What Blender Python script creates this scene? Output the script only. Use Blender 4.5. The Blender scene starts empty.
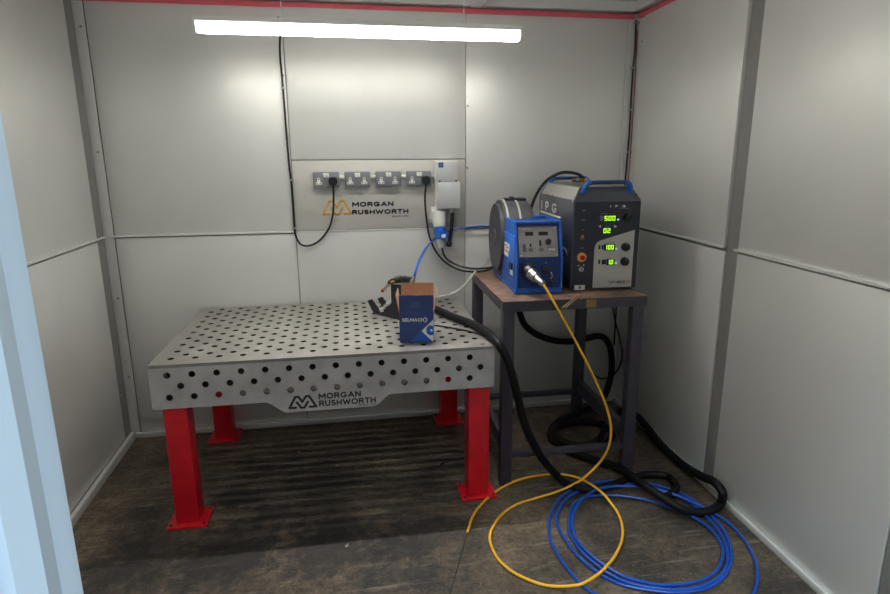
import bpy, bmesh, math, random
from mathutils import Vector as V, Matrix
random.seed(4)
SC = bpy.context.scene
COL = SC.collection
# ------------------------------------------------------------------ camera geometry (room: X along back wall, Y depth, Z up)
F = 591.7
YAW, PIT, ROL = -0.1699, -0.2339, 0.0061
CAM = V((0, 0, 1.6188))
D, XL, XR, LY, RY = 3.505, -1.2865, 1.7618, -0.0095, 0.0245
HJ = 1.2
ROT = Matrix.Rotation(YAW, 3, 'Z') @ Matrix.Rotation(PIT, 3, 'X') @ Matrix.Rotation(ROL, 3, 'Y')
def ray(u, v): return ROT @ V(((u-445)/F, 1, -(v-297)/F))
def Yp(u, v, y): d = ray(u, v); return CAM + d*(y/d.y)
def Zp(u, v, z): d = ray(u, v); return CAM + d*((z-CAM.z)/d.z)
def hit(u, v, o, n): d = ray(u, v); return CAM + d*((V(o)-CAM).dot(V(n))/d.dot(V(n)))

# ------------------------------------------------------------------ materials
def lin(c): return tuple((x/255/12.92 if x/255 <= .04045 else ((x/255+.055)/1.055)**2.4) for x in c)
MATS = {}
def mat(name, rgb, rough=.5, metal=0., var=.0, scale=8., bump=0., bscale=60., emit=0., spec=.5, rgb2=None, rvar=.0, coat=0., stretch=None):
    if name in MATS: return MATS[name]
    m = bpy.data.materials.new(name); m.use_nodes = True
    nt = m.node_tree; b = nt.nodes['Principled BSDF']
    c = lin(rgb)
    b.inputs['Base Color'].default_value = (*c, 1)
    b.inputs['Roughness'].default_value = rough; b.inputs['Metallic'].default_value = metal
    b.inputs['Specular IOR Level'].default_value = spec
    if coat: b.inputs['Coat Weight'].default_value = coat
    tc = nt.nodes.new('ShaderNodeTexCoord'); src = tc.outputs['Object']
    if stretch:
        mp = nt.nodes.new('ShaderNodeMapping'); mp.inputs['Scale'].default_value = stretch
        nt.links.new(src, mp.inputs['Vector']); src = mp.outputs['Vector']
    if var or rgb2 or rvar:
        n = nt.nodes.new('ShaderNodeTexNoise'); n.inputs['Scale'].default_value = scale
        n.inputs['Detail'].default_value = 6; n.inputs['Roughness'].default_value = .6
        nt.links.new(src, n.inputs['Vector'])
        if var or rgb2:
            r = nt.nodes.new('ShaderNodeValToRGB'); r.color_ramp.elements[0].position = .3; r.color_ramp.elements[1].position = .7
            a = tuple(max(0, x*(1-var)) for x in c); z = lin(rgb2) if rgb2 else tuple(min(1, x*(1+var)) for x in c)
            r.color_ramp.elements[0].color = (*a, 1); r.color_ramp.elements[1].color = (*z, 1)
            nt.links.new(n.outputs['Fac'], r.inputs['Fac']); nt.links.new(r.outputs['Color'], b.inputs['Base Color'])
        if rvar:
            q = nt.nodes.new('ShaderNodeMapRange'); q.inputs['To Min'].default_value = max(.05, rough-rvar); q.inputs['To Max'].default_value = min(1, rough+rvar)
            q.inputs['From Min'].default_value = .3; q.inputs['From Max'].default_value = .7
            nt.links.new(n.outputs['Fac'], q.inputs['Value']); nt.links.new(q.outputs['Result'], b.inputs['Roughness'])
    if bump:
        n2 = nt.nodes.new('ShaderNodeTexNoise'); n2.inputs['Scale'].default_value = bscale; n2.inputs['Detail'].default_value = 4
        bp = nt.nodes.new('ShaderNodeBump'); bp.inputs['Strength'].default_value = bump; bp.inputs['Distance'].default_value = .01
        nt.links.new(src, n2.inputs['Vector']); nt.links.new(n2.outputs['Fac'], bp.inputs['Height']); nt.links.new(bp.outputs['Normal'], b.inputs['Normal'])
    if emit:
        b.inputs['Emission Color'].default_value = (*c, 1); b.inputs['Emission Strength'].default_value = emit
    MATS[name] = m; return m

WALL = mat('wall_powder_coat', (230, 230, 226), .42, .35, .025, 3., .05, 220.)
POST = mat('post_grey_paint', (132, 130, 127), .45, 0, .04, 5.)
PANEL_SIGN = mat('sign_board_grey', (208, 206, 200), .44, .35, .02, 3.)
CEIL = mat('ceiling_grey', (214, 214, 212), .6, 0, .03, 3.)
WHITE = mat('white_paint', (232, 232, 228), .4)
WPLAST = mat('white_plastic', (226, 226, 220), .35, 0, .02, 30)
GPLAST = mat('grey_isolator_plastic', (192, 195, 196), .4)
REDSTRIP = mat('red_strip', (220, 98, 110), .5, 0, .05, 20)
STEEL = mat('table_steel', (164, 161, 155), .42, .75, .18, 9., .06, 160., rvar=.1)
STEELSIDE = mat('table_side_steel', (196, 194, 194), .5, .2, .2, 7., .06, 160., rvar=.1)
ETCH = mat('etched_dark_steel', (64, 62, 60), .6, .5)
REDPAINT = mat('red_paint', (212, 22, 38), .34, 0, .1, 12., .03, 100.)
BORE = mat('shade_dark_steel', (46, 45, 44), .6, .3, .1, 20.)  # dark colour stands in for shade in the holes and under the table
BOLT = mat('zinc_bolt', (170, 165, 150), .35, .9)
BENCH = mat('bench_purple_grey_paint', (62, 58, 68), .5, 0, .22, 14., .05, 120.)
BLUE = mat('blue_powder_coat', (36, 98, 188), .42, 0, .06, 15., .06, 300.)
BLUED = mat('dark_blue_powder_coat', (20, 50, 112), .45, 0, .06, 15., .06, 300.)
BLUEP = mat('blue_plug_plastic', (36, 100, 200), .38)
BLUEH = mat('blue_hose_rubber', (22, 76, 168), .3, 0, .08, 30.)
BLACK = mat('black_rubber', (20, 20, 23), .45, 0, .15, 40.)
HOSE = mat('black_corrugated_hose', (13, 13, 15), .55, 0, .1, 30., spec=.25)
BLKPL = mat('black_plastic', (30, 31, 36), .4)
PSBODY = mat('charcoal_case_paint', (58, 61, 72), .34, 0, .06, 20., .04, 260., spec=.6, coat=.5)
PSFRONT = mat('charcoal_front_paint', (44, 46, 58), .42, 0, .04, 20.)
PSGREY = mat('silver_front_panel', (186, 184, 179), .4, .2, .02, 20)
KNOB = mat('knob_black', (18, 18, 20), .35)
CHROME = mat('chrome', (186, 186, 184), .32, 1.)
BRASS = mat('brass', (196, 140, 70), .3, 1.)
LED = mat('green_led', (170, 232, 48), .5, emit=.95)
LEDB = mat('pale_blue_led', (170, 225, 240), .5, emit=.6)
LCD = mat('dark_display', (34, 34, 38), .25)
LETW = mat('white_lettering', (232, 232, 230), .5)
LETG = mat('grey_lettering', (120, 122, 128), .5)
LETN = mat('navy_lettering', (34, 40, 60), .5)
GOLD = mat('gold_lettering', (226, 178, 92), .45)
TAN = mat('tan_lettering', (190, 140, 80), .5)
YEL = mat('yellow_fibre_cable', (246, 184, 48), .38, 0, .08, 60.)
GREYC = mat('pale_grey_hose', (196, 196, 190), .4)
SPOOL = mat('dark_grey_spool_case', (66, 66, 70), .5, 0, .05, 20.)
BANDM = mat('pale_grey_band', (170, 168, 160), .4)
CTRL = mat('grey_control_panel', (132, 130, 128), .45, .1)
ESTOP = mat('yellow_ring', (226, 170, 90), .4)
REDB = mat('red_button', (200, 26, 30), .35)
ORANGE = mat('orange_trim', (232, 150, 30), .4)
NAVYBOX = mat('navy_card', (52, 72, 128), .5, 0, .05, 40.)
KRAFT = mat('brown_cardboard', (190, 150, 122), .8, 0, .08, 50.)
CARDEDGE = mat('pale_card_edge', (196, 170, 140), .8)
BLUEC = mat('bright_blue_print', (36, 98, 196), .5)
METALSOCK = mat('grey_metalclad_socket', (132, 134, 142), .4, .3, .03, 20.)
ROCKER = mat('white_rocker', (236, 236, 230), .35)
DOORP = mat('pale_blue_door_paint', (222, 238, 250), .38, 0, .02, 4.)
ROD = mat('filler_rod', (176, 150, 118), .4, .6)
RUST = mat('label_residue', (136, 112, 70), .8, 0, .3, 60)

def floor_mat():
    m = bpy.data.materials.new('worn_concrete'); m.use_nodes = True
    nt = m.node_tree; N = nt.nodes; Lk = nt.links.new; b = N['Principled BSDF']
    tc = N.new('ShaderNodeTexCoord')
    def noise(scale, detail=6, st=None, rough=.6):
        n = N.new('ShaderNodeTexNoise'); n.inputs['Scale'].default_value = scale; n.inputs['Detail'].default_value = detail; n.inputs['Roughness'].default_value = rough
        s = tc.outputs['Object']
        if st:
            mp = N.new('ShaderNodeMapping'); mp.inputs['Scale'].default_value = st; Lk(s, mp.inputs['Vector']); s = mp.outputs['Vector']
        Lk(s, n.inputs['Vector']); return n.outputs['Fac']
    def ramp(f, p0, p1, c0, c1):
        r = N.new('ShaderNodeValToRGB'); e = r.color_ramp.elements
        e[0].position = p0; e[1].position = p1; e[0].color = (*c0, 1); e[1].color = (*c1, 1); Lk(f, r.inputs['Fac']); return r.outputs['Color']
    def mix(fac, a, c, mode='MIX'):
        x = N.new('ShaderNodeMixRGB'); x.blend_type = mode
        if isinstance(fac, float): x.inputs[0].default_value = fac
        else: Lk(fac, x.inputs[0])
        for i, q in ((1, a), (2, c)):
            if isinstance(q, tuple): x.inputs[i].default_value = (*q, 1)
            else: Lk(q, x.inputs[i])
        return x.outputs[0]
    base = ramp(noise(3.0, 8), .38, .62, lin((52, 47, 41)), lin((102, 89, 73)))
    fine = ramp(noise(42, 9, None, .75), .34, .66, (.42, .42, .42), (1.5, 1.46, 1.4))
    c = mix(1., base, fine, 'MULTIPLY')
    streak = ramp(noise(5, 5, (1., 9., 1.)), .56, .72, (0, 0, 0), (1, 1, 1))
    c = mix(.35, c, mix(streak, c, lin((168, 156, 138))))
    grit = ramp(noise(120, 3), .62, .72, (0, 0, 0), (1, 1, 1))
    c = mix(.5, c, mix(grit, c, lin((156, 148, 136))))
    # soot and oil stains, ragged; the front ones also paint the table's shadow darker
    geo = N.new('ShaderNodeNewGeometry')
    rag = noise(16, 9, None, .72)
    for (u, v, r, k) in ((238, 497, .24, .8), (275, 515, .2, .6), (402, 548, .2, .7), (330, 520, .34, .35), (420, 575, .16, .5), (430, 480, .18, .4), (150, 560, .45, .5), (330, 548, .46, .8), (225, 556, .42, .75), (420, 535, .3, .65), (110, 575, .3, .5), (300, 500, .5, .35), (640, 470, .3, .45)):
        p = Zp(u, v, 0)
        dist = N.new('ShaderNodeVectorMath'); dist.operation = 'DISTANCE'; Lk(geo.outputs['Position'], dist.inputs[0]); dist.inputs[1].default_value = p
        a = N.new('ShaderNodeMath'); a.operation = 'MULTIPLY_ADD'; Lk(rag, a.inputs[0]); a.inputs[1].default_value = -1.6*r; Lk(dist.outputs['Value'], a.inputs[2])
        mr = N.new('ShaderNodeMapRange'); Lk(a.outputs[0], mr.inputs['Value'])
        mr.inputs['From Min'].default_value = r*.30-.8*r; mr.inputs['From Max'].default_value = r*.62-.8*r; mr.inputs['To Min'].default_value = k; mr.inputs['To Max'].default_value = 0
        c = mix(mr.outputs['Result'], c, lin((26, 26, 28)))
    # saw-cut joint in the slab
    a, d2 = Zp(467.5, 533, 0), Zp(450, 594, 0); dv = (d2-a).normalized(); nrm = V((-dv.y, dv.x, 0))
    dt = N.new('ShaderNodeVectorMath'); dt.operation = 'DOT_PRODUCT'; Lk(geo.outputs['Position'], dt.inputs[0]); dt.inputs[1].default_value = nrm
    s = N.new('ShaderNodeMath'); s.operation = 'SUBTRACT'; Lk(dt.outputs['Value'], s.inputs[0]); s.inputs[1].default_value = a.dot(nrm)
    ab = N.new('ShaderNodeMath'); ab.operation = 'ABSOLUTE'; Lk(s.outputs[0], ab.inputs[0])
    lt = N.new('ShaderNodeMath'); lt.operation = 'LESS_THAN'; Lk(ab.outputs[0], lt.inputs[0]); lt.inputs[1].default_value = .0025
    sp = N.new('ShaderNodeSeparateXYZ'); Lk(geo.outputs['Position'], sp.inputs[0])
    ly = N.new('ShaderNodeMath'); ly.operation = 'LESS_THAN'; Lk(sp.outputs['Y'], ly.inputs[0]); ly.inputs[1].default_value = a.y
    mm = N.new('ShaderNodeMath'); mm.operation = 'MULTIPLY'; Lk(lt.outputs[0], mm.inputs[0]); Lk(ly.outputs[0], mm.inputs[1])
    c = mix(mm.outputs[0], c, lin((18, 17, 16)))
    Lk(c, b.inputs['Base Color'])
    b.inputs['Roughness'].default_value = .7
    bp = N.new('ShaderNodeBump'); bp.inputs['Strength'].default_value = .35; bp.inputs['Distance'].default_value = .006
    Lk(noise(45, 8), bp.inputs['Height']); Lk(bp.outputs['Normal'], b.inputs['Normal'])
    return m
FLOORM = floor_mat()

def benchtop_mat():
    m = mat('bench_top_worn', (66, 54, 48), .65, 0, .3, 7., .15, 60., rgb2=(134, 102, 86))
    return m
BTOP = benchtop_mat()

GRIPM = mat('navy_handle_grip', (32, 56, 112), .3)
# ------------------------------------------------------------------ mesh helpers
X, Y, Z = V((1, 0, 0)), V((0, 1, 0)), V((0, 0, 1))
def catmull(pts, n=8, closed=False):
    P = [V(p) for p in pts]; out = []; L = len(P)
    rng = range(L if closed else L-1)
    for i in rng:
        if closed: a, b, c, d = P[(i-1) % L], P[i], P[(i+1) % L], P[(i+2) % L]
        else:
            b, c = P[i], P[i+1]; a = P[i-1] if i else b*2-c; d = P[i+2] if i+2 < L else c*2-b
        # centripetal-ish via scaled tangents
        l0, l1, l2 = max((b-a).length, 1e-5), max((c-b).length, 1e-5), max((d-c).length, 1e-5)
        t1 = ((b-a)/l0*l1 + (c-b)*l0/l1*1.0*(l1/l0 if l0 > 0 else 1))/2 if False else (c-a)*(l1/(l0+l1))
        t2 = (d-b)*(l1/(l1+l2))
        for k in range(n):
            t = k/n; t_2 = t*t; t_3 = t_2*t
            out.append(b*(2*t_3-3*t_2+1) + t1*(t_3-2*t_2+t) + c*(-2*t_3+3*t_2) + t2*(t_3-t_2))
    if not closed: out.append(P[-1])
    return out

class MB:
    def __init__(s, M=None): s.bm = bmesh.new(); s.M = M
    def _merge(s, t, M=None):
        if M: bmesh.ops.transform(t, matrix=M, verts=t.verts)
        if s.M: bmesh.ops.transform(t, matrix=s.M, verts=t.verts)
        me = bpy.data.meshes.new('tmp'); t.to_mesh(me); t.free(); s.bm.from_mesh(me); bpy.data.meshes.remove(me); return s
    def box(s, x0, x1, y0, y1, z0, z1, bev=0., seg=2, M=None):
        t = bmesh.new(); bmesh.ops.create_cube(t, size=1)
        for v in t.verts: v.co = V((x0+(x1-x0)*(v.co.x+.5), y0+(y1-y0)*(v.co.y+.5), z0+(z1-z0)*(v.co.z+.5)))
        if bev: bmesh.ops.bevel(t, geom=t.edges[:], offset=bev, segments=seg, affect='EDGES', profile=.5)
        return s._merge(t, M)
    def cyl(s, p0, p1, r0, r1=None, seg=20, bev=0.):
        p0, p1 = V(p0), V(p1); d = p1-p0; L = d.length
        t = bmesh.new(); bmesh.ops.create_cone(t, cap_ends=True, segments=seg, radius1=r0, radius2=r0 if r1 is None else r1, depth=L)
        if bev: bmesh.ops.bevel(t, geom=[e for e in t.edges if abs(e.verts[0].co.z-e.verts[1].co.z) < 1e-6], offset=bev, segments=2, affect='EDGES')
        return s._merge(t, Matrix.Translation((p0+p1)/2) @ Z.rotation_difference(d).to_matrix().to_4x4())
    def ball(s, c, r, sc=(1, 1, 1)):
        t = bmesh.new(); bmesh.ops.create_uvsphere(t, u_segments=20, v_segments=12, radius=r)
        return s._merge(t, Matrix.Translation(V(c)) @ Matrix.Diagonal((*sc, 1)))
    def tube(s, pts, r, seg=10, n=8, closed=False, smooth=True, ridge=None):
        P = catmull(pts, n, closed) if smooth else [V(p) for p in pts]
        if ridge:   # resample evenly, alternate radius
            Q = [P[0]]; acc = 0.; 
            for a, b in zip(P, P[1:]):
                L = (b-a).length
                if L < 1e-9: continue
                pos = ridge-acc
                while pos <= L: Q.append(a+(b-a)*(pos/L)); pos += ridge
                acc = L-(pos-ridge)
            P = Q
        t = bmesh.new(); m = len(P); rings = []
        nrm = None
        for i, p in enumerate(P):
            if closed: tan = P[(i+1) % m]-P[i-1]
            else: tan = P[min(i+1, m-1)]-P[max(i-1, 0)]
            tan.normalize()
            if nrm is None: nrm = tan.orthogonal().normalized()
            else:
                nrm = nrm - tan*nrm.dot(tan)
                nrm = nrm.normalized() if nrm.length > 1e-6 else tan.orthogonal().normalized()
            bn = tan.cross(nrm)
            rr = r[i*len(r)//m] if isinstance(r, (list, tuple)) else r
            if ridge and i % 2: rr *= .93
            rings.append([t.verts.new(p+(nrm*math.cos(2*math.pi*k/seg)+bn*math.sin(2*math.pi*k/seg))*rr) for k in range(seg)])
        for i in range(m if closed else m-1):
            a, b = rings[i], rings[(i+1) % m]
            for k in range(seg): t.faces.new((a[k], a[(k+1) % seg], b[(k+1) % seg], b[k]))
        if not closed: t.faces.new(rings[0][::-1]); t.faces.new(rings[-1])
        return s._merge(t)
    def prism(s, poly, o, ux, uy, depth, bev=0.):
        o, ux, uy = V(o), V(ux), V(uy); nz = ux.cross(uy).normalized()*depth
        t = bmesh.new()
        a = [t.verts.new(o+ux*p[0]+uy*p[1]) for p in poly]; b = [t.verts.new(v.co+nz) for v in a]
        t.faces.new(a[::-1]); t.faces.new(b); n = len(a)
        for i in range(n): t.faces.new((a[i], a[(i+1) % n], b[(i+1) % n], b[i]))
        bmesh.ops.recalc_face_normals(t, faces=t.faces)
        if bev: bmesh.ops.bevel(t, geom=t.edges[:], offset=bev, segments=2, affect='EDGES')
        return s._merge(t)
    def rect(s, x0, x1, y0, y1, o, ux, uy, depth): return s.prism([(x0, y0), (x1, y0), (x1, y1), (x0, y1)], o, ux, uy, depth)
    def disc(s, cx, cy, r, o, ux, uy, depth, seg=24): return s.prism([(cx+r*math.cos(2*math.pi*k/seg), cy+r*math.sin(2*math.pi*k/seg)) for k in range(seg)], o, ux, uy, depth)
    def stroke(s, pts, w, o, ux, uy, depth):
        for (a, b) in zip(pts, pts[1:]):
            a2, b2 = V(a), V(b); d = (b2-a2).normalized(); q = V((-d.y, d.x))*w/2
            s.prism([tuple(a2-q), tuple(b2-q), tuple(b2+q), tuple(a2+q)], o, ux, uy, depth)
        for p in pts: s.disc(p[0], p[1], w/2, o, ux, uy, depth, 12)
        return s
    def plate(s, outer, holes, r, o, ux, uy, th, seg=16, back=0):
        cu = bpy.data.curves.new('pl', 'CURVE'); cu.dimensions = '2D'; cu.fill_mode = 'BOTH'; cu.extrude = th/2
        def poly(P):
            sp = cu.splines.new('POLY'); sp.points.add(len(P)-1); sp.use_cyclic_u = True
            for q, p in zip(sp.points, P): q.co = (p[0], p[1], 0, 1)
        poly(outer)
        for (hx, hy) in holes: poly([(hx+r*math.cos(2*math.pi*k/seg), hy-r*math.sin(2*math.pi*k/seg)) for k in range(seg)])
        me = curve_mesh(cu)
        t = bmesh.new(); t.from_mesh(me); bpy.data.meshes.remove(me)
        bmesh.ops.remove_doubles(t, verts=t.verts, dist=1e-5)
        ux, uy = V(ux), V(uy); uz = ux.cross(uy)
        o = V(o)
        t.normal_update()
        ox_ = [p[0] for p in outer]; oy_ = [p[1] for p in outer]
        for f in t.faces:
            c = f.calc_center_median()
            if abs(f.normal.z) < .5 and any((c.x-h[0])**2+(c.y-h[1])**2 < (r*1.15)**2 for h in holes): f.material_index = 1
            elif f.normal.z*back > .5: f.material_index = 1
        for v in t.verts: v.co = o+ux*v.co.x+uy*v.co.y+uz*(v.co.z+th/2)
        return s._merge(t)
    def build(s, name, m, parent=None, smooth=35, m2=None, **props):
        bmesh.ops.recalc_face_normals(s.bm, faces=s.bm.faces)
        me = bpy.data.meshes.new(name)
        off = None
        if parent is None and s.bm.verts:
            xs = [v.co for v in s.bm.verts]
            off = V(((min(v.x for v in xs)+max(v.x for v in xs))/2, (min(v.y for v in xs)+max(v.y for v in xs))/2, min(v.z for v in xs)))
            bmesh.ops.translate(s.bm, verts=s.bm.verts, vec=-off)
        s.bm.to_mesh(me); s.bm.free()
        me.materials.append(m)
        if m2: me.materials.append(m2)
        me.shade_smooth(); me.set_sharp_from_angle(angle=math.radians(smooth))
        o = bpy.data.objects.new(name, me); COL.objects.link(o)
        if off: o.location = off
        if parent is not None: o.parent = parent
        for k, v in props.items():
            if v: o[k] = v
        return o
def curve_mesh(cu):
    ob = bpy.data.objects.new('tmpc', cu); COL.objects.link(ob)
    bpy.context.view_layer.update()
    dg = bpy.context.evaluated_depsgraph_get()
    me = bpy.data.meshes.new_from_object(ob.evaluated_get(dg))
    bpy.data.objects.remove(ob); bpy.data.curves.remove(cu); return me
def text(name, txt, m, parent, o, ux, uy, w, h, depth=.001, bold=.0, space=1.0, **props):
    cu = bpy.data.curves.new('tx', 'FONT'); cu.body = txt; cu.size = 1; cu.extrude = .02; cu.offset = bold; cu.space_character = space
    cu.resolution_u = 4
    me = curve_mesh(cu)
    xs = [v.co.x for v in me.vertices]; ys = [v.co.y for v in me.vertices]
    x0, x1, y0, y1 = min(xs), max(xs), min(ys), max(ys)
    ux, uy, o = V(ux), V(uy), V(o); uz = ux.cross(uy)
    for v in me.vertices: v.co = o+ux*((v.co.x-x0)/(x1-x0)*w)+uy*((v.co.y-y0)/(y1-y0)*h)+uz*(depth if v.co.z > 0 else -.0004)
    me.materials.clear(); me.materials.append(m)
    ob = bpy.data.objects.new(name, me); COL.objects.link(ob); ob.parent = parent; me.name = name
    for k, v in props.items(): ob[k] = v
    return ob
def _arc(cx, cy, rx, ry, a0, a1, n=14): return [(cx+rx*math.cos(math.radians(a0+(a1-a0)*k/n)), cy+ry*math.sin(math.radians(a0+(a1-a0)*k/n))) for k in range(n+1)]
GLY = {'M': (.92, [[(0, 0), (0, 1), (.46, .3), (.92, 1), (.92, 0)]]), 'O': (.92, [_arc(.46, .5, .46, .5, 0, 360, 22)]),
 'R': (.68, [[(0, 0), (0, 1), (.40, 1)]+_arc(.40, .74, .25, .26, 80, -80, 8)+[(0, .48)], [(.36, .48), (.68, 0)]]),
 'G': (.88, [_arc(.46, .5, .46, .5, 45, 330, 18)+[(.86, .42), (.52, .42)]]), 'A': (.84, [[(0, 0), (.42, 1), (.84, 0)], [(.14, .3), (.70, .3)]]),
 'N': (.74, [[(0, 0), (0, 1), (.74, 0), (.74, 1)]]), 'U': (.68, [[(0, 1), (0, .34)]+_arc(.34, .34, .34, .34, 180, 360, 10)+[(.68, 1)]]),
 'S': (.58, [_arc(.29, .75, .27, .25, 35, 270, 10)+_arc(.29, .25, .29, .25, 90, -145, 10)]), 'H': (.70, [[(0, 0), (0, 1)], [(.70, 0), (.70, 1)], [(0, .5), (.70, .5)]]),
 'W': (1.16, [[(0, 1), (.29, 0), (.58, .9), (.87, 0), (1.16, 1)]]), 'T': (.66, [[(0, 1), (.66, 1)], [(.33, 1), (.33, 0)]]),
 'E': (.52, [[(.52, 1), (0, 1), (0, 0), (.52, 0)], [(0, .5), (.46, .5)]]), 'L': (.5, [[(0, 1), (0, 0), (.5, 0)]]), 'C': (.8, [_arc(.46, .5, .46, .5, 45, 315, 16)]),
 'I': (0, [[(0, 0), (0, 1)]]), 'P': (.62, [[(0, 0), (0, 1), (.38, 1)]+_arc(.38, .73, .25, .27, 80, -80, 8)+[(0, .46)]]), 'D': (.72, [[(0, 0), (0, 1), (.30, 1)]+_arc(.30, .5, .42, .5, 80, -80, 10)+[(0, 0)]]),
 'X': (.7, [[(0, 0), (.7, 1)], [(0, 1), (.7, 0)]]), ' ': (.3, [])}
def bold(name, txt, m, parent, o, ux, uy, w, h, wt_=.2, depth=.001, gap=.36):
    t = wt_*h; hh = h-t; adv = 0; tot = 0
    tot = sum(GLY[c][0] for c in txt)+gap*(len(txt)-1); sx = (w-t)/tot
    mb = MB()
    ox = t/2
    for c in txt:
        for st in GLY[c][1]: mb.stroke([(ox+x*sx, t/2+y*hh) for x, y in st], t, o, ux, uy, depth)
        ox += (GLY[c][0]+gap)*sx
    return mb.build(name, m, parent)
MW = {}
def thing(name, label, cat, loc=(0, 0, 0), rz=0., group=None):
    o = bpy.data.objects.new(name, None); COL.objects.link(o); o.empty_display_size = .05
    o.location = loc; o.rotation_euler = (0, 0, rz); o['label'] = label; o['category'] = cat
    if group: o['group'] = group
    MW[o.name] = Matrix.Translation(V(loc)) @ Matrix.Rotation(rz, 4, 'Z'); return o
def loc(t, p): return MW[t.name].inverted() @ V(p)
def tag(o, label, cat, group=None):
    o['label'] = label; o['category'] = cat
    if group: o['group'] = group
    return o
def struct(o): o['kind'] = 'structure'; return o
def copy_tree(o, parent=None):
    c = o.copy(); COL.objects.link(c)
    if parent: c.parent = parent
    for ch in list(o.children): copy_tree(ch, c)
    return c
def sevenseg(mb, digits, x0, y0, w, h, gap, o, ux, uy, depth):
    S = {'0': 'abcdef', '1': 'bc', '2': 'abged', '5': 'afgcd', '8': 'abcdefg'}
    t = h*.19; x = x0
    for ch in digits:
        if ch == '.': mb.rect(x-gap*.8, x-gap*.8+t, y0, y0+t, o, ux, uy, depth); continue
        R = {'a': (x, x+w, y0+h-t, y0+h), 'd': (x, x+w, y0, y0+t), 'g': (x, x+w, y0+h/2-t/2, y0+h/2+t/2),
             'f': (x, x+t, y0+h/2, y0+h), 'e': (x, x+t, y0, y0+h/2), 'b': (x+w-t, x+w, y0+h/2, y0+h), 'c': (x+w-t, x+w, y0, y0+h/2)}
        for q in S[ch]: mb.rect(*R[q], o, ux, uy, depth)
        x += w+gap
LOGO = [[(.24, .03), (0, .03), (.24, 1), (.36, 1), (.49, .52), (.64, 1), (.76, 1), (1, .03), (.76, .03)], [(.29, .5), (.43, 0), (.56, 0), (.70, .5)]]

# ------------------------------------------------------------------ the room
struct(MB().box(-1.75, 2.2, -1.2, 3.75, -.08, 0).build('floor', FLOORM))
struct(MB().box(-1.6, 2.1, .35, 3.7, 2.475, 2.52).build('ceiling', CEIL))
TOPZ = 2.475
def wall_frame(kind):       # local (s along wall, t into room, z)
    if kind == 'back': o, u, n = V((0, D, 0)), X, -Y
    elif kind == 'right': o, u, n = V((XR, D, 0)), V((-math.sin(RY), -math.cos(RY), 0)), V((-math.cos(RY), math.sin(RY), 0))
    else: o, u, n = V((XL, D, 0)), V((-math.sin(LY), -math.cos(LY), 0)), V((math.cos(LY), -math.sin(LY), 0))
    M = Matrix.Identity(4)
    for i in range(3): M[i][0], M[i][1], M[i][2], M[i][3] = u[i], n[i], Z[i], o[i]
    return M
MBk, MRt, MLf = wall_frame('back'), wall_frame('right'), wall_frame('left')
PT = .012       # panel sheet stands this far proud of the carcass
def make_wall(name, M, s0, s1, panels, posts, ledges, screws):
    base = MB(M).box(s0, s1, -.07, -PT, 0, TOPZ).build(name, POST)
    off = base.location.copy()
    struct(base)
    def ch(mb, nm, m):
        bmesh.ops.translate(mb.bm, verts=mb.bm.verts, vec=-off); return mb.build(nm, m, base)
    for (a, b, z0, z1, t) in panels: ch(MB(M).box(a, b, -PT-.002, t, z0, z1, .003, 2), 'panel', WALL)
    for (a, b, z0, z1, t, m) in posts: ch(MB(M).box(a, b, -PT-.002, t, z0, z1, .002, 1), 'post', m)
    for (a, b, z0, z1, t) in ledges: ch(MB(M).box(a, b, -.002, t, z0, z1, .0015, 1), 'ledge', WALL)
    for (s, z, t) in screws: ch(MB(M).cyl((s, t-.002, z), (s, t+.004, z), .008, .005, 10), 'screw', BOLT)
    return base
# back wall
SB = (-.270, .727)
make_wall('wall_back', MBk, XL-.08, XR+.08,
    [(XL+.048, SB[0]-.002, .03, HJ-.012, 0), (XL+.048, SB[0]-.002, HJ+.002, 2.40, 0),
     (SB[0]+.002, SB[1]-.002, .03, HJ-.002, 0), (SB[0]+.002, SB[1]-.002, 1.603, 2.40, .012),
     (SB[1]+.002, XR-.06, .03, HJ-.012, 0), (SB[1]+.002, XR-.06, HJ+.002, 2.40, 0)],
    [(XL-.01, XL+.040, 0, 2.42, -.002, WALL), (XR-.056, XR+.01, 0, 2.42, -.006, WALL)],
    [(XL+.03, SB[0], HJ-.006, HJ+.004, .010), (SB[0], SB[1], HJ-.006, HJ+.002, .005), (SB[1], XR-.06, HJ-.006, HJ+.004, .010)],
    [(XL+.02, z, -.002) for z in (.38, .85, 1.65, 2.27)] + [(SB[0]-.014, z, 0) for z in (.62, 1.55, 1.72, 2.05)] + [(SB[1]+.014, z, 0) for z in (.5, 1.55, 1.9, 2.25)])
# right wall (s runs from the back corner towards the doorway)
make_wall('wall_right', MRt, -.02, 3.75,
    [(.100, 1.052, .03, HJ-.018, 0), (.100, 1.052, HJ+.002, 2.40, .010), (1.145, 2.068, .03, HJ-.012, 0), (1.145, 2.068, HJ+.002, 2.40, 0),
     (2.158, 3.10, .03, HJ-.002, 0), (2.158, 3.10, HJ+.002, 2.40, 0)],
    [(.0, .096, 0, 2.42, -.004, WALL), (1.055, 1.142, 0, 2.42, -.006, POST), (2.071, 2.155, 0, 2.42, -.006, POST), (3.103, 3.2, 0, 2.42, -.006, POST)],
    [(.100, 1.052, HJ-.004, HJ+.006, .016), (1.130, 2.075, HJ-.004, HJ+.006, .014), (2.15, 3.10, HJ-.004, HJ+.006, .014)],
    [(.06, z, -.004) for z in (.3, 1.4, 2.26)] + [(1.10, z, -.006) for z in (.22, .75, 1.5, 2.1)])
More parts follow.
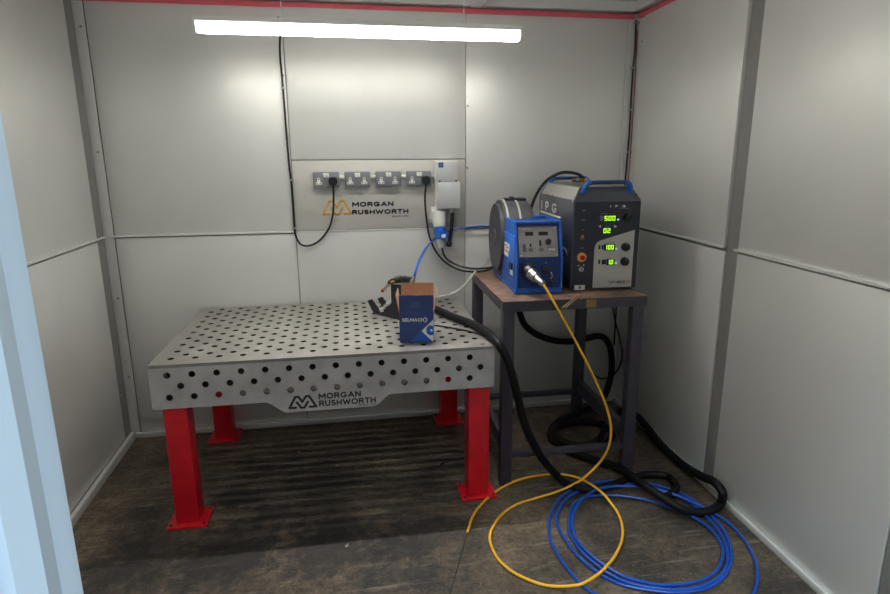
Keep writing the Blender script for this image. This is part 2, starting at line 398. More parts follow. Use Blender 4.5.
make_wall('wall_left', MLf, -.02, 3.75,
    [(.118, 1.07, .05, HJ-.013, 0), (.118, 1.07, HJ+.002, 2.40, 0), (1.145, 2.068, .05, HJ-.002, 0), (1.145, 2.068, HJ+.002, 2.40, 0), (2.158, 3.10, .05, HJ-.002, 0), (2.158, 3.10, HJ+.002, 2.40, 0)],
    [(.008, .115, 0, 2.42, -.005, POST), (1.073, 1.142, 0, 2.42, -.006, POST), (2.071, 2.155, 0, 2.42, -.006, POST)],
    [(.02, 1.07, HJ-.004, HJ+.005, .012), (1.14, 2.07, HJ-.004, HJ+.005, .012), (2.15, 3.10, HJ-.004, HJ+.005, .012)],
    [(.075, z, -.005) for z in (.3, .8, 1.5, 2.25)])
# floor angles along the walls
struct(MB(MBk).box(XL+.02, XR-.02, -.002, .018, 0, .030, .002).build('baseboard_back', WALL))
struct(MB(MLf).box(.02, 3.7, -.002, .020, 0, .045, .002).build('baseboard_left', WALL))
struct(MB(MRt).box(.02, 3.7, -.002, .014, 0, .030, .002).build('baseboard_right', WALL))
# top rail and red strip
struct(MB(MBk).box(XL, XR, -.06, .045, 2.425, TOPZ).build('trim_1', CEIL))
struct(MB(MBk).box(XL+.01, XR-.03, -.01, .016, 2.391, 2.416, .002).build('trim_2', REDSTRIP))
struct(MB(MRt).box(0, 3.2, -.06, .045, 2.425, TOPZ).build('trim_3', CEIL))
struct(MB(MRt).box(.03, 3.2, -.01, .016, 2.391, 2.416, .002).build('trim_4', REDSTRIP))
struct(MB(MLf).box(0, 3.2, -.06, .045, 2.425, TOPZ).build('trim_5', CEIL))
# two white roof struts running from the back wall to the doorway
for i, xs in enumerate((-.25, .772)):
    struct(MB().box(xs-.026, xs+.026, .4, D-.05, 2.412, 2.4745, .003).build('trim_%d' % (6+i), WHITE))
# pale blue ribbed door leaf standing in the doorway
pr = [(Yp(u, 590, .6).x) for u in (82, 66, 26, 2)]
prof = [(pr[0]-.03, .645), (pr[0], .602), (pr[0]-.004, .598), (pr[1], .592), (pr[1]-.006, .580), (pr[2]+.006, .574), (pr[2], .590), (pr[3], .594), (pr[3]-.006, .578), (pr[3]-.05, .572), (pr[3]-.056, .592), (-.62, .594), (-.62, .645)]
dl = MB().prism(prof, (0, 0, .01), X, Y, 2.4).build('door_1', DOORP); struct(dl)

# ------------------------------------------------------------------ light
lL = .732
def batten(loc_, label, rz, DIFF, DOWN):
    lt = thing('batten_light', label, 'light', loc_, rz)
    MB().box(-lL, lL, -.034, .034, .040, .062, .004).build('housing', WHITE, lt)
    arc = [(-.031, .041), (-.031, .014), (-.029, .006), (-.023, 0), (.023, 0), (.029, .006), (.031, .014), (.031, .041)]
    MB().prism(arc, (-lL+.012, 0, 0), Y, Z, 2*lL-.024).build('diffuser', DIFF, lt)
    hw = .017 if DOWN is not WHITE else .036
    MB().box(-lL+.014, lL-.014, -hw, hw, -.003, -.0005).build('lens_strip' if DOWN is not WHITE else 'fill_light_shield', DOWN, lt)  # the added batten gets an opaque tray to keep light off the floor
    if DOWN is not WHITE:      # added narrow-beam lamp that draws the hole stripes under the table
        la = bpy.data.lights.new('added_stripe_lamp', 'AREA'); la.shape = 'RECTANGLE'; la.size = 2*lL-.03; la.size_y = .03; la.spread = math.radians(72); la.energy = 6.2; la.color = (1, .985, .95)
        lo = bpy.data.objects.new('added_stripe_lamp', la); COL.objects.link(lo); lo.parent = lt; lo.location = (0, 0, -.004); lo.rotation_euler = (math.radians(-7), 0, 0)
    if DOWN is WHITE: MB().box(-lL+.014, lL-.014, -.022, .022, .0625, .066).build('fill_glow_lens', mat('fill_glow_uplight', (255, 252, 244), .5, emit=46.), lt)  # added upward glow that bounces fill light off the ceiling
    for sx in (-1, 1):
        MB().prism([(a*1.06, b*1.06-.001) for a, b in arc], (sx*lL-(.012 if sx > 0 else 0), 0, 0), Y, Z, .012).build('end_cap', WPLAST, lt)
    for xs in ((-.224, .594) if loc_[1] > 2 else (.5, -.3)):
        MB().cyl((xs-loc_[0], 0, .06), (xs-loc_[0], 0, 2.475-loc_[2]), .002, seg=8).build('hanger_rod', WHITE, lt)
batten((.137, 2.9, 2.148), 'long white batten light glowing in front of the back wall', 0, mat('lit_diffuser', (255, 252, 244), .5, emit=5.), mat('lit_lens', (255, 252, 244), .5, emit=44.))
batten((.2, 1.2, 2.165), 'unseen fill batten added to brighten the side walls, running towards the doorway', math.pi/2, mat('fill_glow_diffuser', (255, 252, 244), .5, emit=30.), WHITE)  # added out of view to lift the side walls

# ------------------------------------------------------------------ sign board with printed logo
sg = thing('sign_board', 'grey wall board printed with a gold emblem and two lines of navy lettering', 'sign', (0, D, HJ))
MB().box(SB[0]+.002, SB[1]-.002, -.004, .012, .004, .400, .002).build('board', PANEL_SIGN, sg)
FY = -.004
lg = MB()
q = lambda u, v: loc(sg, Yp(u, v, D-.004))
a, b = q(323.5, 215), q(350.5, 201)
for st in LOGO: lg.stroke([(x*(b.x-a.x), y*(b.z-a.z)) for x, y in st], .0125, (a.x, FY+.0005, a.z), X, Z, .0012)
lg.build('logo_mark', GOLD, sg)
a, b = q(352.2, 207), q(393.5, 201.2); bold('lettering', 'MORGAN', LETN, sg, (a.x, FY, a.z), X, Z, b.x-a.x, b.z-a.z, .28, .0012)
a, b = q(352.2, 215.2), q(408.4, 208.5); bold('lettering', 'RUSHWORTH', LETN, sg, (a.x, FY, a.z+.003), X, Z, b.x-a.x, b.z-a.z-.004, .28, .0012)
a, b = q(392, 217), q(408.4, 215.2); text('lettering', 'SINCE 1973', LETN, sg, (a.x, FY, a.z-.001), X, Z, b.x-a.x, .009, .0012, .02)

# ------------------------------------------------------------------ double sockets (front face looks to -Y)
def make_socket(loc_, label):
    t = thing('double_socket', label, 'socket', loc_, 0, 'metal clad double sockets on the sign board')
    MB().box(-.073, .073, -.036, 0, -.043, .043, .007, 3).build('back_box', METALSOCK, t)
    MB().box(-.071, .071, -.042, -.035, -.041, .041, .004, 2).build('faceplate', METALSOCK, t)
    for sx in (-.008, .008): MB().box(sx-.0072, sx+.0072, -.047, -.041, .013, .037, .002).build('rocker_switch', ROCKER, t)
    for sx in (-.042, .037):
        o = MB().prism([(-.017, -.024), (.017, -.024), (.017, -.012), (.008, -.010), (.008, .010), (0, .016), (-.008, .010), (-.008, -.010), (-.017, -.012)], (sx, -.0415, -.002), X, Z, .002).build('outlet', WPLAST, t)
        MB().rect(-.0035, .0035, .002, .009, (sx, -.0435, -.002), X, Z, .0004).rect(-.013, -.006, -.020, -.0165, (sx, -.0435, -.002), X, Z, .0004).rect(.006, .013, -.020, -.0165, (sx, -.0435, -.002), X, Z, .0004).build('slots', KNOB, o)
    return t
SX = (-.081, .094, .270, .4465); SZ = 1.4925
BF = D-.004       # face of the sign board
socks = [make_socket((SX[0], BF, SZ), 'grey double socket directly above the gold logo mark, leftmost of the row')]
for k, lab in ((1, 'grey double socket with both outlets empty, next to the leftmost plugged socket'), (2, 'grey double socket with both outlets empty, second from the white isolator box'),
               (3, 'grey double socket with a black plug, next to the white isolator box')):
    c = copy_tree(socks[0]); c.location.x = SX[k]; c['label'] = lab; MW[c.name] = Matrix.Translation(c.location); socks.append(c)
segs = [(SX[0]+.0725, SX[1]-.0725), (SX[1]+.0725, SX[2]-.0725), (SX[2]+.0725, SX[3]-.0725), (SX[3]+.0725, .548)]
labs = ['short white conduit linking the first and second sockets from the left', 'short white conduit between the two sockets with empty outlets', 'short white conduit between the second plugged socket and its empty neighbour', 'short white conduit from the last socket to the isolator box']
for (a, b), l in zip(segs, labs):
    cnd = MB().cyl((a-.001, BF-.012, SZ+.012), (b+.001, BF-.012, SZ+.012), .0105, seg=14).build('conduit', WHITE)
    tag(cnd, l, 'conduit', 'white conduits between the sockets')

def plug(t, at, mt=BLKPL):      # UK plug top, local coords; front looks to -Y
    x, y, z = at
    MB().prism([(-.024, .012), (-.024, -.012), (-.016, -.026), (.016, -.026), (.024, -.012), (.024, .012), (.016, .020), (-.016, .020)], (x, y, z), X, Z, .026, .004).build('plug', mt, t)
    MB().prism([(-.022, .0), (.022, .0), (.018, .008), (-.018, .008)], (x, y, z+.018), X, Z, .020, .001).build('plug_shoulder', METALSOCK, t)
PZ = SZ-.006
def cord_from(t, pts, r, m, name='cable', **k): return MB().tube([loc(t, p) for p in pts], r, 10, 8, **k).build(name, m, t)
# lead of the light: plug in first socket, cable down, round and up the seam to the batten
p1 = thing('power_lead', 'black lead plugged in the leftmost socket and looping up the wall seam to the light', 'cable', (SX[0]+.037, BF-.042, PZ))
plug(p1, (0, 0, 0))
yy = D-.016
pts = [V((SX[0]+.037, BF-.055, PZ-.026)), Yp(333.5, 197, BF-.05), Yp(333, 213, BF-.035), Yp(329, 228, yy-.01), Yp(320, 240, yy), Yp(310, 245.5, yy), Yp(302, 245, yy), Yp(297.5, 240, yy), Yp(295, 232, D-.012), Yp(293.4, 212, D-.01), Yp(291.4, 184, D-.01), Yp(289.2, 165, D-.01), Yp(287, 140, D-.01), Yp(284, 100, D-.014), Yp(282, 76, D-.016), Yp(280, 55, D-.03), Yp(280, 38, D-.06), V((-.25, 3.25, 2.235)), V((-.24, 3.0, 2.22)), V((-.24, 2.91, 2.216))]
cord_from(p1, pts, .0055, BLACK)
for (u, v) in ((283.3, 88), (291.6, 180), (294.6, 228)):
    c = loc(p1, Yp(u, v, D-.012)); MB().box(c.x-.010, c.x+.010, c.y-.008, c.y+.012, c.z-.006, c.z+.006, .002).build('cable_clip', CHROME, p1)
# lead of the wire feeder
p2 = thing('power_lead', 'black lead hanging from the socket beside the isolator box down to the wire feeder', 'cable', (SX[3]+.037, BF-.042, PZ))
plug(p2, (0, 0, 0))
pts = [V((SX[3]+.037, BF-.055, PZ-.026)), Yp(425, 200, BF-.05), Yp(427, 222, BF-.05), Yp(430, 238, BF-.06), Yp(437, 253, 3.43), Yp(448, 264, 3.40), Yp(462, 270.5, 3.36), Yp(478, 271.5, 3.30), Yp(490, 269.5, 3.24), Yp(500, 266, 3.17)]
cord_from(p2, pts, .0058, BLACK)

# ------------------------------------------------------------------ isolator box with outlet below
FI = 3.405
a, b = Yp(436.5, 161.5, FI), Yp(459.3, 208.5, FI)
ix0, ix1, iz1, iz0 = a.x, b.x, a.z, b.z
iso = thing('isolator_box', 'white switched isolator enclosure with hinged cover at the end of the sockets', 'isolator', ((ix0+ix1)/2, BF, iz0))
W2, HH = (ix1-ix0)/2, iz1-iz0; dI = FI-BF
MB().box(-W2-.003, W2-.004, dI+.022, 0, .0, HH+.004, .006).build('enclosure', WPLAST, iso)
MB().box(-W2, W2-.006, dI+.004, dI+.03, HH*.585, HH, .005).build('front_panel', GPLAST, iso)
cz = HH*.575
MB().prism([(0, cz), (-.012, cz-.03), (-.016, .03), (-.006, .0), (.03, 0), (.03, cz)], (-W2+.004, dI+.006, 0), Y, Z, 2*W2, .002).build('hinged_cover', GPLAST, iso)
for sx in (-W2+.018, W2-.018): MB().cyl((sx, dI+.012, cz+.004), (sx, dI-.004, cz+.004), .005, seg=10).build('hinge_screw', KNOB, iso)
bd = MB().rect(-W2+.012, -W2+.040, HH-.034, HH-.006, (0, dI+.0042, 0), X, Z, .0012).build('badge', mat('badge_blue', (36, 62, 130), .4), iso)
MB().rect(-W2+.0245, -W2+.0275, HH-.032, HH-.008, (0, dI+.003, 0), X, Z, .0008).rect(-W2+.014, -W2+.038, HH-.0215, HH-.0185, (0, dI+.003, 0), X, Z, .0008).disc(-W2+.026, HH-.02, .005, (0, dI+.003, 0), X, Z, .0009).build('badge_mark', LETG, bd)
# angled outlet under it
so = thing('industrial_socket', 'white round industrial outlet mounted below the isolator box', 'socket', ((ix0+.018), BF, iz0-.135))
MB().box(-.045, .045, -.06, 0, .045, .148, .01, 3).build('socket_body', WPLAST, so)
MB().cyl((0, -.055, .115), (0, -.072, .025), .040, .037, 24, .003).build('socket_collar', WPLAST, so)
MB().box(-.052, -.038, -.055, -.03, .07, .10, .003).build('lid_hinge', WPLAST, so)
# blue plug and its lead
bp = thing('industrial_plug_lead', 'blue round plug hanging below the white outlet with a black lead to the bench', 'cable', (so.location.x, BF-.075, iz0-.235))
zt = .133
MB().cyl((0, -.002, zt), (.004, -.010, zt-.075), .034, .030, 24, .003).build('plug_body', BLUEP, bp)
MB().cyl((.014, .0, zt-.050), (.014, -.055, zt-.050), .027, seg=20, bev=.004).build('plug_boss', BLUEP, bp)
MB().box(.002, .026, -.0575, -.055, zt-.062, zt-.042, .001).build('plug_label', LETW, bp)
MB().cyl((.006, -.010, zt-.07), (.010, -.014, zt-.125), .026, .022, 20, .004).build('plug_gland', GPLAST, bp)
pts = [MW[bp.name] @ V((.010, -.014, zt-.12)), Yp(443.5, 254, 3.40), Yp(448, 260, 3.39), Yp(456, 264.5, 3.37), Yp(468, 268, 3.33), Yp(482, 268.5, 3.28), Yp(496, 266.5, 3.2), Yp(503, 264, 3.15)]
MB().tube([loc(bp, p) for p in pts], .0062, 10).build('cable', BLACK, bp)
# black flex stub with a bulb end
a, b = Yp(452.6, 209, 3.44), Yp(449, 244, 3.44)
fx = thing('pull_handle_cable', 'short thick black flex with a bulb end hanging from the isolator box', 'cable', a)
MB().cyl(loc(fx, a+V((0, 0, .02))), loc(fx, a-V((0, 0, .02))), .016, .014, 16).build('cable_gland', GPLAST, fx)
MB().tube([loc(fx, p) for p in (a-V((0, 0, .0)), Yp(452, 222, 3.44), Yp(450.5, 234, 3.44), b)], .011, 12).ball(loc(fx, b), .019).build('flex', BLKPL, fx)

# ------------------------------------------------------------------ corner cables
cc = [Yp(u, v, D-.012) for u, v in ((636, 20), (635, 50), (633, 70), (631, 100), (629.5, 130), (627, 160), (625, 185), (622, 230), (617, 300), (614, 345))]
tag(MB().tube(cc, .006, 8).build('corner_cable', BLACK), 'black cable clipped down the back right corner from the ceiling', 'cable')
cr = [Yp(u, v, D-.012) for u, v in ((637.5, 30), (635.5, 70), (634, 100), (632, 130), (630, 160), (628, 185), (625, 230))]
tag(MB().tube(cr, .0025, 8).build('corner_cable', mat('red_cable', (150, 40, 44), .4)), 'thin red cable beside the black one in the back right corner', 'cable')
for (u, v, l) in ((635.2, 23, 'topmost'), (632, 68, 'second'), (630, 110, 'third'), (628, 152, 'fourth')):
    p = Yp(u+.6, v, D-.004)
    tag(MB().box(p.x-.016, p.x+.016, p.y-.020, p.y+.002, p.z-.005, p.z+.005, .002).build('cable_clip', CHROME), 'small silver cable clip in the back right corner, %s from the ceiling' % l if l != 'topmost' else 'small silver cable clip in the back right corner, nearest the ceiling', 'clip', 'corner cable clips')

# ------------------------------------------------------------------ welding table
TZ, TW, TD = .774, 1.489, .972
TY = -.0082
wt = thing('welding_table', 'heavy perforated steel welding table on four red legs', 'table', (-.831, 2.511, 0), TY)
H0, V0 = .0725, .0794
holes = []
for k in range(18):
    for i in range(14):
        x = H0+.1*i+(.05 if k % 2 else 0); holes.append((x, V0+.05*k))
MB().plate([(0, 0), (TW, 0), (TW, TD), (0, TD)], holes, .014, (0, 0, TZ-.014), X, Y, .014, 14, back=-1).build('table_top', STEEL, wt, m2=BORE)
zs = TZ-.0465
fh = [(H0+.1*i, zs) for i in range(14)]+[(H0+.05+.1*i, zs-.05) for i in range(14)]+[(H0+.1*i, zs-.1) for i in range(14)]
outl = [(0, .576), (.472, .576), (.527, .531), (.545, .522), (.93, .522), (.95, .531), (1.005, .576), (TW, .576), (TW, TZ-.0142), (0, TZ-.0142)]
MB().plate(outl, fh, .014, (0, .012, 0), X, Z, .012, 14, back=-1).build('front_skirt', STEELSIDE, wt, m2=BORE)
sh = [(.08+.1*i, zs) for i in range(9)]+[(.13+.1*i, zs-.05) for i in range(8)]+[(.08+.1*i, zs-.1) for i in range(9)]
for nm, xx in (('side_skirt', 0.), ('side_skirt', TW-.012)):
    MB().plate([(.0125, .576), (TD-.0125, .576), (TD-.0125, TZ-.0142), (.0125, TZ-.0142)], sh, .014, (xx, 0, 0), Y, Z, .012, 14).build(nm, STEELSIDE, wt, m2=BORE)
MB().plate([(0, .576), (TW, .576), (TW, TZ-.0142), (0, TZ-.0142)], fh, .014, (0, TD, 0), X, Z, .012, 14).build('back_skirt', BORE, wt, m2=BORE)
for yy_ in (.2, .78): MB().box(.013, TW-.013, yy_-.004, yy_+.004, .576, TZ-.0145).build('hole_shade_rib', BORE, wt)  # inner ribs added so the front holes look dark
def tl(u, v): return loc(wt, hit(u, v, V((-.831, 2.511, 0)), V((math.sin(-TY), math.cos(TY), 0))))
lm = MB(); a, b = tl(289.5, 407.2), tl(315.5, 395.2)
for st in LOGO: lm.stroke([(x*(b.x-a.x), y*.052) for x, y in st], .0105, (a.x, .0003, .540), X, Z, .0008)
lm.build('logo_mark', ETCH, wt)
a, b = tl(318.8, 400), tl(360.8, 392); bold('lettering', 'MORGAN', ETCH, wt, (a.x, .0003, .5735), X, Z, b.x-a.x, .028, .22, .0008)
b = tl(375.8, 398); bold('lettering', 'RUSHWORTH', ETCH, wt, (a.x, .0003, .5395), X, Z, b.x-a.x, .028, .22, .0008)
c = tl(359, 405); text('lettering', 'SINCE 1973', ETCH, wt, (c.x, 0, .530), X, Z, b.x-c.x, .006, .0008, .02)
sl = MB()
for (u, v) in ((484, 343.8), (482.5, 343.9), (481, 344)):   # small slot stamped at the corner
    p = loc(wt, Zp(u, v, TZ)); sl.box(p.x-.004, p.x+.004, p.y-.01, p.y+.004, TZ-.002, TZ+.0004)
sl.build('corner_slot', ETCH, wt)
for (lx, ly, leglab) in ((.032, .014, 0), (TW-.117, .014, 0), (.032, TD-.125, 0), (TW-.117, TD-.125, 0)):
    lg_ = MB().box(lx, lx+.1, ly, ly+.1, .014, .5775, .005).build('leg', REDPAINT, wt)
    cx, cy = lx+.05, ly+.05
    fp = MB().box(cx-.086, cx+.086, cy-.075, cy+.075, 0, .014, .003).build('foot_plate', REDPAINT, lg_)
    for sx in (-1, 1):
        for sy in (-1, 1): MB().cyl((cx+sx*.071, cy+sy*.06, .012), (cx+sx*.071, cy+sy*.06, .017), .007, seg=8).build('bolt', ETCH, lg_)
    MB().box(cx-(.055 if lx < .5 else .085), cx+(.085 if lx < .5 else .052), cy-.040, cy+(.085 if ly < .5 else .045), .5785, .640, .002).build('leg_socket', BORE, wt)

# ------------------------------------------------------------------ workbench
BO = V((.720, 2.595, 0)); BY = -.022
bn = thing('workbench', 'purple grey steel workbench with a worn brown top in the corner', 'bench', BO, BY)
BW, BD, BZ = .716, .765, .955
MB().box(0, BW, 0, BD, BZ-.012, BZ, .002).build('bench_top', BTOP, bn)
ap = MB().box(0, BW, 0, .045, BZ-.052, BZ-.0125, .003).box(0, BW, BD-.045, BD, BZ-.052, BZ-.0125, .003).box(0, .045, .045, BD-.045, BZ-.052, BZ-.0125, .003).box(BW-.045, BW, .045, BD-.045, BZ-.052, BZ-.0125, .003).box(0, BW, -.0015, .0, BZ-.05, BZ-.001, 0)
ap.build('apron_frame', BENCH, bn)
for (lx, ly) in ((.002, .002), (BW-.066, .002), (.002, BD-.055), (BW-.066, BD-.055)):
    MB().box(lx, lx+.058, ly, ly+.053, 0, BZ-.051, .004).build('leg', BENCH, bn)
MB().box(.06, BW-.066, .012, .044, .142, .172, .003).build('stretcher', BENCH, bn)
MB().box(.06, BW-.066, BD-.042, BD-.010, .150, .180, .003).build('stretcher', BENCH, bn)
for lx in (.012, BW-.052): MB().box(lx, lx+.036, .055, BD-.055, .17, .25, .003).build('stretcher', BENCH, bn)
p = loc(bn, Yp(591.5, 303, 2.59)); MB().box(p.x-.028, p.x+.022, -.003, -.0014, BZ-.045, BZ-.006).build('worn_label', RUST, bn)
rodA, rodB = Zp(577.5, 295.5, BZ+.0045), Zp(562, 308.0, BZ+.0045)
dr = (rodB-rodA)
for k, off in enumerate((V((0, 0, 0)), V((.018, .004, .0)))):
    tag(MB().tube([rodA+off-dr*.0, rodA+off+dr*1.0], .0035, 8, smooth=False).build('filler_rod', ROD), ('thin metal filler rod overhanging the bench edge, nearer the yellow cable', 'thin metal filler rod overhanging the bench edge, farther from the yellow cable')[k], 'rod', 'filler rods on the bench edge')

# ------------------------------------------------------------------ laser power source
PO = V((1.113, 2.757, BZ)); PY = -.055
ps = thing('laser_power_source', 'tall charcoal laser welding power source with green digital readouts', 'machine', PO, PY)
PW, PD, PH, CH = .343, .62, .512, .066
cs = [(0, .004), (PW, .004), (PW, PH-CH), (PW-.040, PH), (.040, PH), (0, PH-CH)]
t = bmesh.new()
fr = [t.verts.new((x, .0 if z < PH-.001 else .035, z)) for x, z in cs]; bk = [t.verts.new((x, PD, z)) for x, z in cs]
# front split: facet between chamfer height and the top
m1 = t.verts.new((0, PD, PH-CH)); t.verts.remove(m1)
t.faces.new(fr[2::-1]+[fr[5]]) ; t.faces.new((fr[2], fr[3], fr[4], fr[5])); t.faces.new(bk)
for i in range(6): t.faces.new((fr[i], fr[(i+1) % 6], bk[(i+1) % 6], bk[i]))
bmesh.ops.recalc_face_normals(t, faces=t.faces)
bmesh.ops.bevel(t, geom=t.edges[:], offset=.004, segments=2, affect='EDGES')
b_ = MB(); b_._merge(t); b_.build('case', PSBODY, ps)
cd_ = V((.040, 0, CH)).normalized()
MB().prism([(0, .004), (PD-.05, .004), (PD-.05, V((.040, 0, CH)).length-.004), (.034, V((.040, 0, CH)).length-.004)], V((-.0006, .006, PH-CH)), Y, cd_, -.0012).build('chamfer_sheen', mat('painted_chamfer_sheen', (158, 156, 150), .35, .2), ps)  # pale sheet paints the light reflected by the chamfer
for sx in (.04, PW-.04):
    for sy in (.05, PD-.06): MB().cyl((sx, sy, 0), (sx, sy, .006), .016, seg=14).build('rubber_foot', BLACK, ps)
PN = V((math.sin(PY)*-1, math.cos(PY), 0))
def pf(u, v): q = loc(ps, hit(u, v, PO, PN)); return q.x, q.z
FO = (0, -.0, 0)
MB().prism([(.006, .010), (PW-.004, .010), (PW-.004, PH-CH-.004), (.006, PH-CH-.004)], (0, .002, 0), X, Z, .003).build('front_fascia', PSFRONT, ps)
fo = (0, -.0011, 0)
A = [pf(u, v) for u, v in ((592.2, 289.6), (594.2, 250), (595, 245.8), (597, 242.6), (600, 240.6), (605, 239), (634.3, 229.8), (631.8, 288.8))]
A[0] = (A[0][0], .012); A[-1] = (PW-.026, .012); A[-2] = (PW-.026, A[-2][1])
MB().prism(A, fo, X, Z, .003).build('silver_panel', PSGREY, ps)
f1, f2 = (0, -.001, 0), (0, -.004, 0)
def disp(name, digs, u0, v0, u1, v1, base, blank=0):
    a = pf(u0, v1); b = pf(u1, v0)
    w, h = b[0]-a[0], b[1]-a[1]
    n = len([c for c in digs if c != '.'])+blank
    d = MB().rect(a[0]-.004, b[0]+.004, a[1]-.004, b[1]+.004, base, X, Z, .0012).build('display', LCD, ps)
    dw = w/n*.78; gp = w/n*.22
    mb = MB(); sevenseg(mb, digs, a[0]+blank*(dw+gp), a[1], dw, h, gp, (0, base[1]-.001, 0), X, Z, .001); mb.build(name, LED, d)
disp('digits', '500', 604.2, 215.7, 616.2, 220.8, f1)
disp('digits', '02', 603.1, 228.1, 611.2, 233.1, f1)
disp('digits', '100', 604, 244.7, 614.2, 249.5, f2)
disp('digits', '1.0', 606.6, 259.5, 613.6, 264.3, f2)
for (u0, v0, u1, v1, base, m) in ((599.8, 215.7, 603.4, 220.8, f1, LETG), (601.2, 245, 603.2, 249.3, f2, LCD), (601.4, 259.4, 605.8, 264.2, f2, LCD)):
    a = pf(u0, v1); b = pf(u1, v0); MB().rect(a[0], b[0], a[1], b[1], base, X, Z, .0013).build('blank_digit', m, ps)
for (u, v, m) in ((618, 219.6, LEDB), (616, 248.6, LEDB), (615.4, 263, LEDB)):
    x, z = pf(u, v); MB().rect(x-.005, x+.005, z-.004, z+.004, f2 if v > 240 else f1, X, Z, .0012).build('unit_light', m, ps)
for (u, v, r, base) in ((626.9, 217.5, .019, f1), (624.8, 246.8, .022, f2), (623.9, 261.2, .022, f2)):
    x, z = pf(u, v)
    k = MB().cyl((x, base[1]+.001, z), (x, base[1]-.018, z), r, r*.9, 24, .002).build('knob', KNOB, ps)
    MB().box(x-.0012, x+.0012, base[1]-.0195, base[1]-.0175, z+r*.3, z+r*.85).build('pointer', LETG, k)
x, z = pf(626.9, 217.5)
MB().stroke([(x+.026*math.cos(math.radians(a)), z+.026*math.sin(math.radians(a))) for a in range(40, 151, 10)], .0022, f1, X, Z, .0008).build('knob_scale', LETG, ps)
for (u, sgn) in ((599.7, -1), (615.3, 1)):
    x, z = pf(u, 226.4); MB().prism([(x-.006*sgn, z-.007), (x+.008*sgn, z), (x-.006*sgn, z+.007)][::sgn], f1, X, Z, .001).build('arrow_mark', LETW, ps)
def ptxt(s, u0, v0, u1, v1, m, base, bold=.0, **k):
    a = pf(u0, v1); b = pf(u1, v0); return text('lettering', s, m, ps, (a[0], base[1], a[1]), X, Z, b[0]-a[0], b[1]-a[1], .0008, bold, **k)
a = pf(610.2, 207.5); b = pf(625.6, 204.9); bold('lettering', 'IPG', LETW, ps, (a[0], -.0008, a[1]), X, Z, b[0]-a[0], b[1]-a[1], .26, .001, 1.6); ptxt('PHOTONICS', 620, 207.9, 629.6, 208.9, LETG, f1, .02)
ptxt('LASER POWER', 600, 213.2, 608, 214.1, LETG, f1); ptxt('MODE', 605, 225.7, 609, 226.6, LETG, f1)
ptxt('LASER POWER', 602.5, 242.4, 614.5, 243.3, LETN, f2); ptxt('WOBBLE', 602.5, 257.2, 611, 258.1, LETN, f2)
ptxt('Light', 608, 280, 615.3, 283.8, LETN, f2); a = pf(616, 283.2); b = pf(624.6, 280.2); bold('lettering', 'WELD', LETN, ps, (a[0], -.0038, a[1]), X, Z, b[0]-a[0], b[1]-a[1], .2, .001); a = pf(625.6, 283.2); b = pf(629.4, 280.2); bold('lettering', 'XR', TAN, ps, (a[0], -.0038, a[1]), X, Z, b[0]-a[0], b[1]-a[1], .18, .001)
for (u, v) in ((599.2, 247), (599, 261.5)):
    x, z = pf(u, v); MB().rect(x-.005, x+.005, z-.012, z+.010, f2, X, Z, .0008).build('symbol', LETN, ps)
for (u, v, w) in ((583.8, 210.6, 3.6), (583.4, 219.9, 3.6), (583, 230, 1.6), (582, 248, 3.2)):
    a = pf(u-w/2, v+.5); b = pf(u+w/2, v-.5); MB().rect(a[0], b[0], a[1], b[1], f1, X, Z, .0008).build('indicator_label', LETG, ps)
x, z = pf(582.4, 236.2); MB().prism([(x-.009, z-.007), (x+.009, z-.007), (x, z+.009)], f1, X, Z, .001).build('warning_triangle', ORANGE, ps)
a = pf(580, 239.4); b = pf(584.6, 238.5); MB().rect(a[0], b[0], a[1], b[1], f1, X, Z, .0008).build('indicator_label', LETG, ps)
x, z = pf(581.5, 257.2)
es = MB().cyl((x, .0, z), (x, -.006, z), .0235, seg=24).build('emergency_stop', ESTOP, ps)
MB().cyl((x, -.005, z), (x, -.022, z), .009, seg=20).cyl((x, -.016, z), (x, -.022, z), .0125, .011, 24, .002).build('mushroom_button', REDB, es)
x, z = pf(580.8, 269)
ks = MB().cyl((x, .0, z), (x, -.014, z), .013, .011, 20, .002).build('key_switch', CHROME, ps)
MB().box(x-.0015, x+.0015, -.016, -.0135, z-.007, z+.007).build('key_slot', KNOB, ks)
for (u, v) in ((578.3, 265.4), (583.6, 265.2)):
    x, z = pf(u, v); MB().rect(x-.004, x+.004, z-.002, z+.002, f1, X, Z, .0008).build('switch_mark', LETW, ps)
x, z = pf(581, 277.5); MB().cyl((x, 0, z), (x, -.004, z), .006, seg=14).build('key_hole', KNOB, ps)
a = pf(574.2, 290); b = pf(584.8, 284.9); lb = MB().rect(a[0], b[0], a[1], b[1], f1, X, Z, .0008).build('rating_label', LETW, ps)
MB().rect(a[0]+.022, a[0]+.034, a[1]+.006, a[1]+.020, (0, -.0018, 0), X, Z, .0006).build('label_print', LETG, lb)
# handles
for nm, y0, y1 in (('handle', .020, .010), ('handle', PD-.03, PD-.02)):
    zb, zt_ = PH-.024, PH+.022
    h = MB().tube([(.052, y0, zb), (.056, y1, zt_-.022), (.068, y1-.002, zt_-.005), (.086, y1-.002, zt_), (.16, y1-.002, zt_+.001), (.254, y1-.002, zt_), (.272, y1-.002, zt_-.005), (.284, y1, zt_-.022), (.288, y0, zb)], .0095, 12, 6).build(nm, GRIPM, ps)
    for xa, xb in ((.050, .084), (.290, .256)):
        MB().tube([(xa, y0, zb-.004), (xa+(xb-xa)*.15, y1, zt_-.022), (xa+(xb-xa)*.5, y1-.002, zt_-.005), (xb, y1-.002, zt_)], .0125, 12, 6).build('handle_end', BLUE, h)
